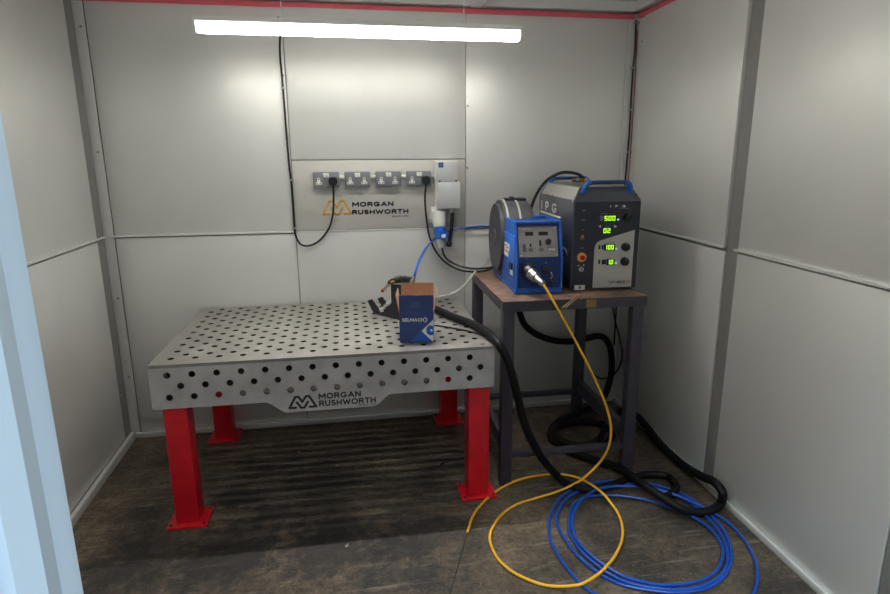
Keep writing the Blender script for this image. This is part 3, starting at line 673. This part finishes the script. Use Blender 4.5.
# side branding
sn = V((math.cos(PY), math.sin(PY), 0))
def psd(u, v): q = loc(ps, hit(u, v, PO, sn)); return q.y, q.z
so_ = (-.0003, 0, 0)
def sq(u, v): y, z = psd(u, v); return (-y, z)
UX, UY = (0, -1, 0), (0, 0, 1)
a, b = sq(541.6, 212.5), sq(559, 215.5)
gl = MB()
y0 = a[0]; wI = b[0]-a[0]
base_z = (a[1]+b[1])/2
zl = sq(549, 213)[1]+.012
bold('side_lettering', 'IPG', LETW, ps, (-.0004, -y0, zl-.003), UX, UY, wI*.86, .052, .22, .0015, 1.0)
MB().rect(y0-.02, y0+wI+.03, zl-.022, zl-.012, (-.0003, 0, 0), UX, UY, .0012).build('side_rule', LETW, ps)
for k in (.30, .62): MB().rect(y0+wI*k, y0+wI*k+.014, zl+.052, zl+.094, (-.0003, 0, 0), UX, UY, .0012).build('side_stroke', LETG, ps)
MB().disc(y0+wI+.005, zl-.045, .013, (-.0003, 0, 0), UX, UY, .0014).build('side_dot', LETW, ps)
y, z = psd(572.8, 199.5); MB().rect(-y-.006, -y+.006, z-.014, z+.012, (-.0003, 0, 0), UX, UY, .0012).build('side_sticker', LEDB if False else GPLAST, ps)
# gas hose on top
topz = BZ+PH
c1 = Zp(582, 181, topz+.012)
gh = thing('gas_hose', 'black hose arching from brass fittings on the charcoal power source down behind the feeder', 'hose', c1)
lc = lambda p: loc(gh, p)
MB().cyl((-.055, .01, .004), (.018, -.004, .004), .010, seg=12).build('brass_fitting', BRASS, gh)
MB().cyl((.012, -.003, .004), (.030, -.006, .004), .014, seg=6).build('hex_nut', CHROME, gh)
MB().cyl((-.035, .006, .004), (-.018, .003, .004), .014, seg=6).build('hex_nut', CHROME, gh)
MB().cyl((.018, -.004, -.012), (.018, -.004, .012), .012, seg=12).build('port', BRASS, gh)
c2 = c1+V((.022, -.006, .006))
gp = [c2, Yp(583.5, 177.8, c1.y), Yp(579, 174.6, c1.y+.01), Yp(571, 172.5, c1.y+.02), Yp(561, 172.8, c1.y+.03), Yp(550, 178, c1.y+.05), Yp(543, 184.5, c1.y+.07), Yp(537, 193.5, c1.y+.08), Yp(532.5, 204, c1.y+.09), Yp(530, 215, c1.y+.09), Yp(529, 232, c1.y+.09), Yp(529, 246, c1.y+.09)]
MB().tube([lc(p) for p in gp], .0085, 10).build('hose', BLACK, gh)

# ------------------------------------------------------------------ wire feeder
FOo = V((.821, 2.728, BZ-.008)); FYW = -.065
wf = thing('wire_feeder', 'blue wire feeder box with grey control plate and spool case behind', 'machine', FOo, FYW)
FW, FH, FD = .232, .360, .34
MB().box(-.004, FW+.004, 0, .585, .010, .022, .002).build('base_plate', BLUE, wf)
for sx in (.02, FW-.02):
    for sy in (.03, .55): MB().cyl((sx, sy, .008), (sx, sy, .011), .014, seg=12).build('rubber_foot', BLACK, wf)
sp_ = [(0.014, .022), (0.014, .185), (.072, FH-.012), (FD, FH-.012), (FD, .022)]
MB().prism(sp_, (.004, 0, 0), Y, Z, FW-.008, .002).build('case', BLUED, wf)
chk = [(0, .022), (0, .19), (.060, FH), (FD+.004, FH), (FD+.004, .022)]
for x0 in (0, FW-.009): MB().prism(chk, (x0, 0, 0), Y, Z, .009, .002).build('side_panel', BLUE, wf)
MB().box(.009, FW-.009, .060, .085, FH-.012, FH, .002).build('top_rail', BLUE, wf)
MB().box(.009, FW-.009, FD-.03, FD, FH-.012, FH, .002).build('top_rail', BLUE, wf)
MB().box(.0, FW, .0, .016, .022, .036, .002).build('bottom_rail', BLUE, wf)
MB().box(-.004, .001, .03, .33, .03, .29, .002).build('side_door', BLUE, wf)
# front lower plane and slanted upper plane (local)
def fl(u, v, p, n):
    q0 = MW[wf.name] @ V(p); n0 = MW[wf.name].to_3x3() @ V(n); return loc(wf, hit(u, v, q0, n0))
SLu = V((0, .058, .163)).normalized(); SLn = V((1, 0, 0)).cross(SLu)
So = V((0, .014, .185))
def sl_(u, v): q = fl(u, v, So, SLn)-So; return q.x, q.dot(SLu)
a, b = sl_(519.2, 254.2), sl_(555.4, 226.4)
cx0, cx1, cy0, cy1 = a[0], FW-.022, .004, b[1]
cp = MB().prism([(cx0, cy0), (cx1, cy0), (cx1, cy1), (cx0, cy1)], So, X, SLu, .004).build('control_panel', CTRL, wf)
P2 = So+SLn*.004
for (x_, y_) in ((cx0+.008, cy0+.008), (cx1-.008, cy0+.008), (cx0+.008, cy1-.008), (cx1-.008, cy1-.008)): MB().disc(x_, y_, .0045, P2, X, SLu, .0015, 12).build('panel_screw', CHROME, cp)
for (u0, v0, u1, v1) in ((525, 232, 532.9, 236), (538.4, 231.8, 547.5, 235.6)):
    a, b = sl_(u0, v1), sl_(u1, v0); MB().rect(a[0], b[0], a[1], b[1], P2, X, SLu, .0012).build('display', LCD, cp)
x_, y_ = sl_(547.7, 242); q0 = P2+X*x_+SLu*y_; MB().cyl(q0, q0+SLn*.016, .0145, .013, 20, .002).build('knob', KNOB, cp)
for (u, v) in ((523.9, 245.8), (524.5, 250), (530.7, 249.8), (541, 249.7)):
    x_, y_ = sl_(u, v); q0 = P2+X*x_+SLu*y_; MB().cyl(q0, q0+SLn*.002, .009, .009, 16).build('button_ring', KNOB, cp); MB().cyl(q0, q0+SLn*.004, .0055, .005, 14).build('button', CTRL, cp)
for (u, v, w, h) in ((540, 243.4, .009, .030), (530.2, 245.4, .008, .016)):
    x_, y_ = sl_(u, v); MB().rect(x_-w/2, x_+w/2, y_-h/2, y_+h/2, P2, X, SLu, .001).build('indicator_bar', LCD, cp)
a, b = sl_(521, 230), sl_(531, 228.6); text('lettering', 'LightWELD', LETW, cp, P2+X*a[0]+SLu*a[1], X, SLu, b[0]-a[0], .007, .0006)
a = sl_(548.5, 250.4); text('lettering', 'IPG', LETW, cp, P2+X*a[0]+SLu*a[1], X, SLu, .028, .009, .0006, .02)
x_, y_ = sl_(554, 249.4); MB().stroke([(x_-.004, y_-.005), (x_+.003, y_), (x_-.004, y_+.005)], .002, P2, X, SLu, .0006).build('logo_mark', LETW, cp)
Fp, Fn = V((0, .014, 0)), V((0, 1, 0))
c = fl(528, 270, Fp, Fn)
gc = MB().box(c.x-.030, c.x+.014, .0, .016, c.z-.036, c.z+.034, .006).build('connector_base', BLKPL, wf)
s0 = V((c.x-.004, .002, c.z+.001)); e0 = loc(wf, Yp(543.6, 284.5, 2.605)); dd = (e0-s0)
MB().cyl(s0, s0+dd*.25, .034, .032, 24, .003).build('connector_grip', BLKPL, gc)
MB().cyl(s0+dd*.2, s0+dd*.55, .027, .025, 24, .003).cyl(s0+dd*.24, s0+dd*.32, .030, .030, 24).build('connector_collar', CHROME, gc)
MB().cyl(s0+dd*.55, s0+dd*.9, .017, .0145, 20, .002).cyl(s0+dd*.9, s0+dd*1.0, .017, .012, 20).build('connector_nose', CHROME, gc)
c = fl(545.4, 269.5, Fp, Fn); k2 = MB().cyl((c.x, .014, c.z), (c.x, -.014, c.z), .020, .018, 20, .003).build('selector_knob', BLKPL, wf)
MB().box(c.x-.022, c.x+.026, -.018, -.010, c.z-.006, c.z+.008, .003).build('selector_lever', BLKPL, k2)
c = fl(549.8, 275, Fp, Fn); MB().tube([(c.x, .012, c.z+.02), (c.x, -.012, c.z+.015), (c.x+.002, -.016, c.z-.004), (c.x-.006, -.012, c.z-.014)], .004, 8).build('hook', CHROME, wf)
c = fl(549.4, 282.6, Fp, Fn); MB().cyl((c.x, .014, c.z), (c.x, .0, c.z), .013, .012, 18, .002).build('gas_socket', BLKPL, wf)
c = fl(526.6, 259, Fp, Fn); MB().stroke([(c.x-.006, c.z), (c.x, c.z+.005), (c.x+.006, c.z)], .002, (0, .0145, 0), X, Z, .001).build('symbol', LETG, wf)
c = fl(546, 262.6, Fp, Fn); MB().disc(c.x, c.z, .005, (0, .0145, 0), X, Z, .001).build('symbol', LETG, wf)
# left side labels
def fs(u, v): q = fl(u, v, V((-.004, 0, 0)), V((1, 0, 0))); return -q.y, q.z
a, b = fs(501, 242), fs(509.6, 243)
lb = MB().rect(a[0], b[0], a[1]-.018, a[1]+.018, (-.0038, 0, 0), UX, UY, .0012).build('side_label', LETW, wf)
text('lettering', 'IPG', LETG, lb, (-.005, -a[0]-.014, a[1]-.010), UX, UY, (b[0]-a[0])*.8, .02, .0006, .03)
a, b = fs(504, 250), fs(508.3, 251)
l2 = MB().rect(a[0], b[0], a[1]-.020, a[1]+.014, (-.0038, 0, 0), UX, UY, .0012).build('warning_label', LETW, wf)
MB().rect(a[0]+.004, b[0]-.004, a[1]+.002, a[1]+.010, (-.005, 0, 0), UX, UY, .0006).build('label_print', REDB, l2)
a, b = fs(509.7, 264.5), fs(512.5, 265)
MB().rect(a[0], b[0], a[1]-.016, a[1]+.016, (-.0038, 0, 0), UX, UY, .006).build('latch', KNOB, wf)
a, b = fs(510.2, 270.5), fs(512.6, 271)
MB().rect(a[0], b[0], a[1]-.016, a[1]+.012, (-.0038, 0, 0), UX, UY, .0012).build('side_label', LETW, wf)
# spool case (local): a drum lying on its rim, axis along X
scx, scy, scz, sr = -.022, .455, .230, .206
def drum(x0, x1, r0, r1): return [(x0, r0), (x1, r1)]
dm = MB().cyl((scx, scy, scz), (scx+.185, scy, scz), sr, seg=48, bev=.02)
sc_o = dm.build('spool_case', SPOOL, wf)
for xa in (.034, .100): MB().cyl((scx+xa, scy, scz), (scx+xa+.010, scy, scz), sr+.004, seg=48).build('band', BANDM, sc_o)
MB().box(scx+.05, scx+.165, scy-.035, scy+.035, scz+sr-.004, scz+sr+.010, .004).box(scx+.08, scx+.10, scy-.03, scy+.03, scz+sr+.004, scz+sr+.018, .004).build('clip', BLKPL, sc_o)
MB().cyl((scx-.006, scy, scz), (scx+.002, scy, scz), .05, seg=28, bev=.002).build('hub_cap', SPOOL, sc_o)
MB().box(scx+.03, scx+.17, scy-.09, scy+.09, .021, .04, .002).build('cradle', BLUE, wf)
# small grey pipe at its right side
lp = [Yp(562.5, 247, 2.84), Yp(565.5, 250, 2.84), Yp(568, 256, 2.83), Yp(568.5, 266, 2.83), Yp(567.8, 276, 2.83), Zp(566, 285, BZ+.006)]
tag(MB().tube(lp, .005, 8).build('grey_cable', GREYC), 'thin grey cable looping in the gap between the two machines', 'cable')
lp = [Yp(561.5, 252, 2.88), Yp(565.5, 258, 2.88), Yp(567, 268, 2.88), Yp(567, 278, 2.88), Zp(565.5, 282.5, BZ+.008)]
tag(MB().tube(lp, .006, 8).build('black_cable', BLACK), 'short black cable behind the grey one between the two machines', 'cable')

# ------------------------------------------------------------------ cardboard box
bx = thing('cardboard_box', 'small open navy printed cardboard box standing on the welding table', 'box', (.237, 2.634, TZ), -.165)
bw, bd, bh, th = .158, .165, .128, .003
MB().box(0, bw, 0, bd, .0005, .004).build('bottom', KRAFT, bx)
def wall2(x0, x1, y0, y1, z0, z1, outer):      # outer printed skin + kraft inside
    MB().box(x0, x1, y0, y1, z0, z1).build('side', outer, bx)
MB().box(0, bw, 0, th*.5, 0, .226).build('front_face', NAVYBOX, bx)
MB().box(.0005, bw-.0005, th*.5, th, .001, .2265).build('front_lining', KRAFT, bx)
MB().box(0, bw, bd-th*.5, bd, 0, bh).build('back_face', NAVYBOX, bx)
MB().box(.0005, bw-.0005, bd-th, bd-th*.5, .001, .250).build('back_flap', KRAFT, bx)
for s, nm in ((0, 'left'), (1, 'right')):
    xo = 0 if s == 0 else bw-th*.5; xi = th*.5 if s == 0 else bw-th
    MB().box(xo, xo+th*.5, th*.5, bd-th*.5, 0, bh).build('side_face', NAVYBOX, bx)
    MB().box(xi, xi+th*.5, th, bd-th, .001, bh).build('side_lining', KRAFT, bx)
    o = V((xo+th*.25, 0, bh)); sg_ = -1 if s == 0 else 1
    tip = .016*sg_
    f_ = MB().prism([(-.0008, 0), (.0008, 0), (tip+.0008, .098), (tip-.0008, .098)], (xo+th*.25, bd-.006, bh), X, Z, bd-.016)
    f_.build('side_flap', KRAFT, bx)
    MB().prism([(-.0012, 0), (-.0009, 0), (tip-.0009, .098), (tip-.0012, .098)] if s == 0 else [(.0009, 0), (.0012, 0), (tip+.0012, .098), (tip+.0009, .098)], (xo+th*.25, bd-.006, bh), X, Z, bd-.016).build('flap_print', NAVYBOX, bx)
BN = MW[bx.name].to_3x3() @ Y
def bf(u, v): q = loc(bx, hit(u, v, bx.location, BN)); return q.x, q.z
bo = (0, .0002, 0)
a, b = bf(402, 321.6), bf(424, 318.2); bold('lettering', 'SELMACH', LETW, bx, (a[0], .0002, a[1]-.001), X, Z, b[0]-a[0], .018, .26, .0007)
c = bf(426.3, 319.8); MB().stroke([(c[0]-.006, c[1]-.011), (c[0]+.004, c[1]), (c[0]-.006, c[1]+.011)], .005, bo, X, Z, .0008).build('chevron', LETW, bx)
for (s, u0, u1, v) in (('WELDING', 410.5, 419.5, 303.3), ('WIRE SG2', 410.5, 418.8, 305.2), ('CONSUMABLES', 410, 420.5, 307.2)):
    a, b = bf(u0, v), bf(u1, v); text('lettering', s, LETG, bx, (a[0], 0, a[1]), X, Z, b[0]-a[0], .0062, .0005)
a, b = bf(404.5, 315.5), bf(420, 315.3); text('lettering', 'POWER', mat('dull_blue_print', (72, 92, 140), .5), bx, (a[0], 0, a[1]), X, Z, b[0]-a[0], .018, .0005)
rx = bw-.0006
q1, q2 = bf(421.5, 331), bf(413, 341)
MB().prism([(rx, .004), (rx, q1[1]+(rx-q1[0])), (q1[0], q1[1]), (q1[0]+q1[1]-.004, .004)], bo, X, Z, .0005).build('white_print', LETW, bx)
MB().prism([(q1[0]-q1[1]+.004, .004), (q1[0]+q1[1]-.004, .004), (q1[0], q1[1])], bo, X, Z, .0006).build('blue_print', BLUEC, bx)
cc_ = bf(430.8, 330.3); dpoly = [(min(rx, cc_[0]+.021*math.cos(k*math.pi/14)), cc_[1]+.024*math.sin(k*math.pi/14)) for k in range(28)]
MB().prism(dpoly, (0, -.0003, 0), X, Z, .0006).build('blue_print', BLUEC, bx)
MB().disc(cc_[0]+.003, cc_[1], .006, (0, -.0008, 0), X, Z, .0005).build('white_print', LETW, bx)

# ------------------------------------------------------------------ torch stand and torch
s0 = Zp(374, 313.5, TZ); s1 = Zp(401, 320.5, TZ); sd = (s1-s0).normalized(); ang = math.atan2(sd.y, sd.x)
ts = thing('torch_stand', 'black V shaped torch stand behind the cardboard box', 'stand', s0, ang)
snm = V((-sd.y, sd.x, 0))
def tp(u, v, off=0.): q = loc(ts, hit(u, v, s0+snm*off, snm)); return (q.x, q.z)
poly = [tp(374, 313.5), (tp(401, 320.5)[0], 0), tp(401.5, 284.5), tp(391, 284), tp(391.4, 301), tp(380.5, 310.5), tp(372, 299), tp(367.6, 300.8)]
poly[0] = (poly[0][0], 0)
off2 = .075
for o in (0, off2):
    MB().prism(poly, (0, o+.003, 0), X, Z, .006, .0015).build('side_plate', BLKPL, ts)
lx_ = poly[1][0]
MB().box(.02, lx_-.01, .0, off2, .0, .006, .001).build('base_web', BLKPL, ts)
MB().box(poly[3][0]+.01, poly[2][0]-.004, .0, off2, .06, poly[3][1]-.012, .002).build('upright_web', BLKPL, ts)
a = V(tp(381.5, 313)); b = V(tp(392.6, 303.2)); d_ = (b-a).normalized()
ux3 = V((d_.x, 0, d_.y)); uy3 = V((-d_.y, 0, d_.x))
text('lettering', 'LightWELD', LETW, ts, V((a.x, -.003, a.y))-uy3*.002, ux3, uy3, (b-a).length, .028, .0008, .02)
mid = off2/2
g0 = hit(409, 281, s0+snm*mid, snm); g1 = hit(390, 281.5, s0+snm*mid, snm)
tr = thing('welding_torch', 'black hand torch with silver nozzle and red tip resting on its stand', 'torch', (g0+g1)/2)
T = lambda u, v, o=mid: loc(tr, hit(u, v, s0+snm*o, snm))
MB().tube([T(408.5, 280), T(404, 279.6), T(398, 280.3), T(393, 281), T(389.6, 282.6)], [.018, .0185, .0175, .016, .014], 14).build('handle', BLKPL, tr)
MB().tube([T(401, 277.2), T(397, 277.6), T(394.5, 279)], .011, 10).build('top_plate', CHROME, tr)
MB().tube([T(395, 281.2, mid-.014), T(393, 281.4, mid-.015), T(391.2, 282, mid-.012)], .0055, 10).build('orange_ring', ORANGE, tr)
MB().box(-.024, .024, -.02, .02, -.02, .02, .005, M=Matrix.Translation(T(406, 280.5)) @ Matrix.Rotation(ang, 4, 'Z')).build('rear_block', BLKPL, tr)
MB().tube([T(391.5, 282), T(388, 285), T(385.5, 287.6)], [.012, .009], 14).build('nozzle', CHROME, tr)
MB().tube([T(386, 287), T(383.6, 289.8)], .006, 12, smooth=False).build('nozzle_tube', CHROME, tr)
MB().tube([T(383.8, 289.4), T(382, 291.3)], .0085, 12, smooth=False).build('red_tip', REDB, tr)
MB().tube([T(388, 285.5, mid+.02), T(386, 288.5, mid+.022), T(386.5, 291, mid+.02)], .003, 8).build('wire_guide', CHROME, tr)
ga = T(411, 284.5); gb = Yp(414.2, 276.5, 3.05)
# blue gas hose from torch to spool
y0 = (MW[tr.name] @ ga).y
bh_ = thing('blue_air_hose', 'blue hose rising from the torch and passing behind the spool case', 'hose', MW[tr.name] @ ga)
B = lambda p: loc(bh_, p)
MB().cyl(B(MW[tr.name] @ ga), B(Yp(414.2, 276.5, y0)), .013, .009, 14).cyl(B(Yp(412, 282, y0)), B(Yp(412.9, 280, y0)), .015, seg=6).build('connector', CHROME, bh_)
MB().tube([B(p) for p in (Yp(414, 277.5, y0), Yp(415.5, 272, y0), Yp(419, 261.5, y0+.07), Yp(425, 249.5, y0+.18), Yp(432.5, 241, 3.43), Yp(441, 234, 3.476), Yp(450, 230.5, 3.478), Yp(462, 228, 3.474), Yp(476, 226.6, 3.468), Yp(490, 226.4, 3.465), Yp(505, 228, 3.462), Yp(520, 236, 3.46), Yp(530, 250, 3.46))], .0062, 10).build('hose', BLUEH, bh_)
# pale grey hose from the torch to the bench
tag(MB().tube([Zp(412, 299.5, TZ+.07), Zp(426, 299, TZ+.03), Zp(436, 297.6, TZ+.01), Yp(447, 295.5, 3.36), Yp(457, 291.5, 3.33), Yp(465, 285, 3.31), Yp(471, 277.5, 3.30), Yp(476, 271, 3.31), Yp(483, 264.5, 3.36), Yp(488, 259.5, 3.42), Yp(496, 256, 3.455), Yp(508, 258, 3.455)], .0075, 10).build('grey_hose', GREYC), 'pale grey hose curving from behind the cardboard box up to the bench', 'hose')

# ------------------------------------------------------------------ torch hose, over the table edge and across the floor
R = .020
hz = TZ+R+.001
pts = [Zp(404, 297, hz+.05), Zp(417, 303, hz+.01), Zp(430, 307, hz), Zp(440, 311, hz), Zp(455, 317.5, hz), Zp(470, 323, hz), Zp(482, 329, hz+.004), Zp(491, 335.5, hz+.006), Yp(499, 345, 2.475), Yp(506.5, 358, 2.455), Yp(512.5, 376, 2.45), Yp(517, 394, 2.46), Yp(522, 415, 2.47), Yp(531, 439, 2.49), Yp(543.5, 460, 2.515), Zp(557.5, 476, R+.015), Zp(570, 485.3, R+.003), Zp(589, 489.5, R+.003), Zp(609, 486, R+.003), Zp(626, 480, R+.003), Zp(648, 474.5, R+.003), Zp(668, 476.5, R+.003), Zp(676, 488, R+.003), Zp(664, 499, R+.003)]
tag(MB().tube(pts, R, 14, 24, ridge=.006).build('torch_hose', HOSE), 'thick black corrugated hose leaving the torch and drooping over the table edge to the floor', 'hose')
tag(MB().tube([Zp(437, 325.5, TZ+.005), Zp(455, 328.5, TZ+.005), Zp(470, 331.5, TZ+.005), Zp(484, 335.5, TZ+.005), Zp(489, 337.3, TZ+.006), Yp(497, 344, 2.51), Yp(501, 352, 2.50)], .0042, 8).build('thin_strand', BLACK), 'thin black strand standing in for the shadow line beside the thick black hose', 'cable')  # dark strand drawn along the hose's shadow on the table
# second hose behind the bench, dropping into the coil
R2 = .021; yb = 3.435
def fz(u, v, k=0):
    p = Zp(u, v, R2+.002+k*.036); wn = V((-math.cos(RY), math.sin(RY), 0)); w0 = V((XR, D, 0))+wn*.046
    return p if (p-w0).dot(wn) > 0 else hit(u, v, w0, wn)
pts = [Yp(517, 296, yb), Yp(519.5, 312, yb), Yp(525, 325, yb), Yp(536, 334, yb), Yp(552, 340, yb), Yp(570, 341.5, yb), Yp(586, 338.5, yb-.01), Yp(599, 336, yb-.01), Yp(607, 340.5, yb-.01), Yp(611, 352, yb-.01), Yp(611.5, 370, yb-.01), Yp(608.5, 385, yb-.02), Yp(603, 398, yb-.06), fz(590, 407, 1), fz(574, 414, 1), fz(560, 420, .6), fz(551, 430, .2), fz(552, 440), fz(566, 446), fz(585, 448), fz(603, 445), fz(612, 436), fz(608, 427), fz(594, 422.5), fz(577, 422, .6), fz(561, 425, 1.1), fz(553, 433, 1.2), fz(562, 441, 1.1), fz(580, 446, 1.1), fz(597, 441, 2), fz(605, 429, 2.2), fz(612, 418, 2), fz(622, 411, 1.6), fz(634, 414, .8), fz(646, 426, .3), fz(658, 441), fz(672, 455), fz(686, 467), fz(702, 476.5, .5), fz(715, 482.5), fz(722.5, 493), fz(720.5, 503.5), fz(711, 510.5), fz(696, 512.5), fz(680, 508, .8), fz(664, 498.5, 1.4), fz(648, 488, 1.4), fz(634, 478, 1.2), fz(622, 469, 1), fz(606, 463, .5), fz(590, 459), fz(574, 453), fz(563, 449)]
tag(MB().tube(pts, R2, 14, 20, ridge=.006).build('black_hose', HOSE), 'thick black hose hanging behind the bench, coiled under it and looping along the right wall', 'hose')
pts = [Yp(612, 300, 3.43), Yp(613.5, 312, 3.43), Yp(617, 328, 3.43), Yp(621, 345, 3.43), Yp(621.5, 360, 3.43), Yp(616, 372, 3.43), Yp(607, 378.5, 3.43), Yp(597, 377, 3.43), Yp(590, 368, 3.43), Yp(585, 355, 3.44), Yp(582, 335, 3.45), Yp(581, 318, 3.45)]
tag(MB().tube(pts, .0055, 8).build('thin_strand', BLACK), 'thin black cable hanging in a loop behind the bench', 'cable')

# ------------------------------------------------------------------ yellow fibre cable
e = MW[wf.name] @ e0
yl = [(544.5, 286, 2.60), (549, 293.5, 2.585), (556, 306, 2.565), (566, 323.5, 2.545), (577, 344, 2.53), (590, 369, 2.52), (601, 393, 2.51), (608, 412, 2.505), (611, 430, 2.505), (608.5, 447, 2.51), (600, 462, 2.53), (583, 478.5, None)]
pts = [e] + [Yp(u, v, y) if y else Zp(u, v, .055) for u, v, y in yl]
fl_ = [(568, 487, .03), (554.6, 492.5, .01), (535, 498.5, .008), (516, 505, .008), (503, 513.5, .008), (494, 525, .008), (489.7, 538, .008), (495.4, 555, .008), (505, 566, .008), (520, 576, .008), (547, 585.5, .008), (577.5, 585, .02), (592, 578.5, .03), (605, 568, .02), (616, 554, .012), (622, 539, .01), (622, 525, .01), (617.6, 512.5, .02), (611, 503, .05), (604, 494.5, .055), (594, 486.5, .05), (581, 479, .02), (570, 475.5, .010), (558, 474.3, .008), (535.5, 476, .008), (520, 479.5, .008), (508.8, 484, .008), (496, 491.5, .008), (485.8, 500, .008), (478, 508.5, .008), (472.5, 517, .008), (467.5, 532, .008)]
pts += [Zp(u, v, z) for u, v, z in fl_]
tag(MB().tube(pts, .006, 10).build('fibre_cable', YEL), 'yellow fibre cable from the blue feeder looping over the floor', 'cable')

# ------------------------------------------------------------------ blue hose coil on the floor
o1 = [(548.9, 530), (550, 517), (555, 505), (563, 495.5), (574, 488.5), (590, 483.5), (608, 481.2), (636, 481.5), (657, 485.5), (677, 491.7), (693, 500), (706.4, 510.8), (718, 523), (727, 537), (731, 552), (730.5, 563), (726, 573.5), (718, 582), (706, 588.5), (692, 591.5), (674, 592.5), (656.6, 591), (637, 588), (618.6, 583.5), (602, 575.5), (589, 566), (577, 555), (568.8, 545), (561, 532)]
c0 = V((645, 537))
pts = [Zp(u, v, .0075) for u, v in ((640, 600), (612, 601), (593, 593), (580, 583), (570, 572), (561, 560), (554.6, 549), (550.5, 540))]
pts += [Zp(u, v, .0075) for u, v in o1[:-1]]
o2 = [(560, 531), (556.5, 519), (560, 507.5), (567.5, 498.5), (578, 491.5), (593, 486.5), (610, 484.3), (636, 484.6), (656, 488.5), (675, 494.5), (690, 503), (703, 513.5), (714.5, 525.5), (723.5, 539), (727.5, 553), (727, 564), (722.5, 573), (714.5, 580), (703, 585.8), (690, 588.7), (673, 589.5), (656, 588), (638, 585), (621, 580), (606, 572), (594, 563), (583, 553), (575, 543), (569, 533)]
pts += [Zp(u, v, .012) for u, v in o2]
inner = [(569.5, 522), (570, 513), (573.7, 504), (582, 498.5), (593, 496), (608, 495.2), (623, 496), (647, 500), (669, 507), (690, 515.5), (707, 526), (717.5, 537.5), (722.6, 549), (721.5, 561), (715, 572), (702, 580), (684.5, 584), (669, 585), (654, 584), (638, 580.5), (623, 576), (607, 567), (593, 557), (582, 546), (575, 536)]
pts += [Zp(u, v, .016) for u, v in inner]
last = [(572, 522, .026), (577, 506, .034), (592, 492, .038), (612, 486.5, .038), (640, 487, .036), (668, 492.5, .034), (695, 503.5, .026), (716, 514.5, .012), (731, 525, .009), (743.5, 539, .009), (752, 553, .009), (756.5, 566, .009), (757.5, 577, .009), (755.5, 588, .009), (750, 602, .009), (740, 618, .009)]
pts += [Zp(u, v, z) for u, v, z in last]
tag(MB().tube(pts, .0066, 10, 6).build('coiled_hose', BLUEH), 'blue air hose lying in a wide coil on the floor', 'hose')

# ------------------------------------------------------------------ small scraps on the floor
def scrap(u, v, label, kind='scrap', m=BOLT, s=.012, w=.004):
    p = Zp(u, v, 0); a = random.random()*3
    t_ = MB(Matrix.Translation(p) @ Matrix.Rotation(a, 4, 'Z')).box(-s, s, -w, w, 0, .003, .001).box(-s*.4, s*.2, -w*2, w*2, 0, .002, .0006)
    tag(t_.build('metal_scrap', m), label, kind, 'metal offcuts on the floor')
scrap(337, 465.5, 'bright metal offcut on the floor under the middle of the table')
scrap(404, 515.5, 'bright metal offcut on the floor in front of the table, nearest the front right leg')
scrap(347, 545.5, 'bright metal offcut on the floor farthest in front of the table')
scrap(299, 452, 'bright metal offcut on the floor under the table near the back wall', s=.009)
p = Zp(444, 463, .006)
tag(MB().tube([p+V((-.02, -.015, 0)), p+V((0, .0, .006)), p+V((.014, .014, .002)), p+V((.03, .012, 0))], .006, 8).build('black_scrap', BLACK), 'twisted black scrap on the floor beside the front right table leg', 'scrap')

# ------------------------------------------------------------------ world, camera
w = bpy.data.worlds.new('workshop_daylight'); SC.world = w; w.use_nodes = True
bg = w.node_tree.nodes['Background']; bg.inputs['Strength'].default_value = 1.
# the workshop outside: dim all round, with an added bright patch high behind that lights the door leaf
wn_ = w.node_tree.nodes; wl = w.node_tree.links.new
tcw = wn_.new('ShaderNodeTexCoord'); dp = wn_.new('ShaderNodeVectorMath'); dp.operation = 'DOT_PRODUCT'
dp.inputs[1].default_value = V((-.2, -.42, .89)).normalized(); wl(tcw.outputs['Generated'], dp.inputs[0])
mw = wn_.new('ShaderNodeMapRange'); mw.interpolation_type = 'SMOOTHSTEP'; mw.inputs['From Min'].default_value = .86; mw.inputs['From Max'].default_value = 1.
wl(dp.outputs['Value'], mw.inputs['Value'])
mx = wn_.new('ShaderNodeMixRGB'); mx.inputs[1].default_value = (.10, .115, .13, 1); mx.inputs[2].default_value = (9.2, 10.9, 12.2, 1); wl(mw.outputs['Result'], mx.inputs[0]); wl(mx.outputs[0], bg.inputs['Color'])
cam = bpy.data.cameras.new('camera'); cam.sensor_width = 36; cam.lens = F*36/890; cam.clip_start = .02
co = bpy.data.objects.new('camera', cam); COL.objects.link(co)
M = Matrix.Identity(4)
for i in range(3): M[i][0], M[i][1], M[i][2], M[i][3] = ROT[i][0], ROT[i][2], -ROT[i][1], CAM[i]
co.matrix_world = M; SC.camera = co
vs = SC.view_settings; vs.view_transform = 'Standard'; vs.look = 'None'; vs.exposure = .16; vs.gamma = 1.; vs.use_curve_mapping = False
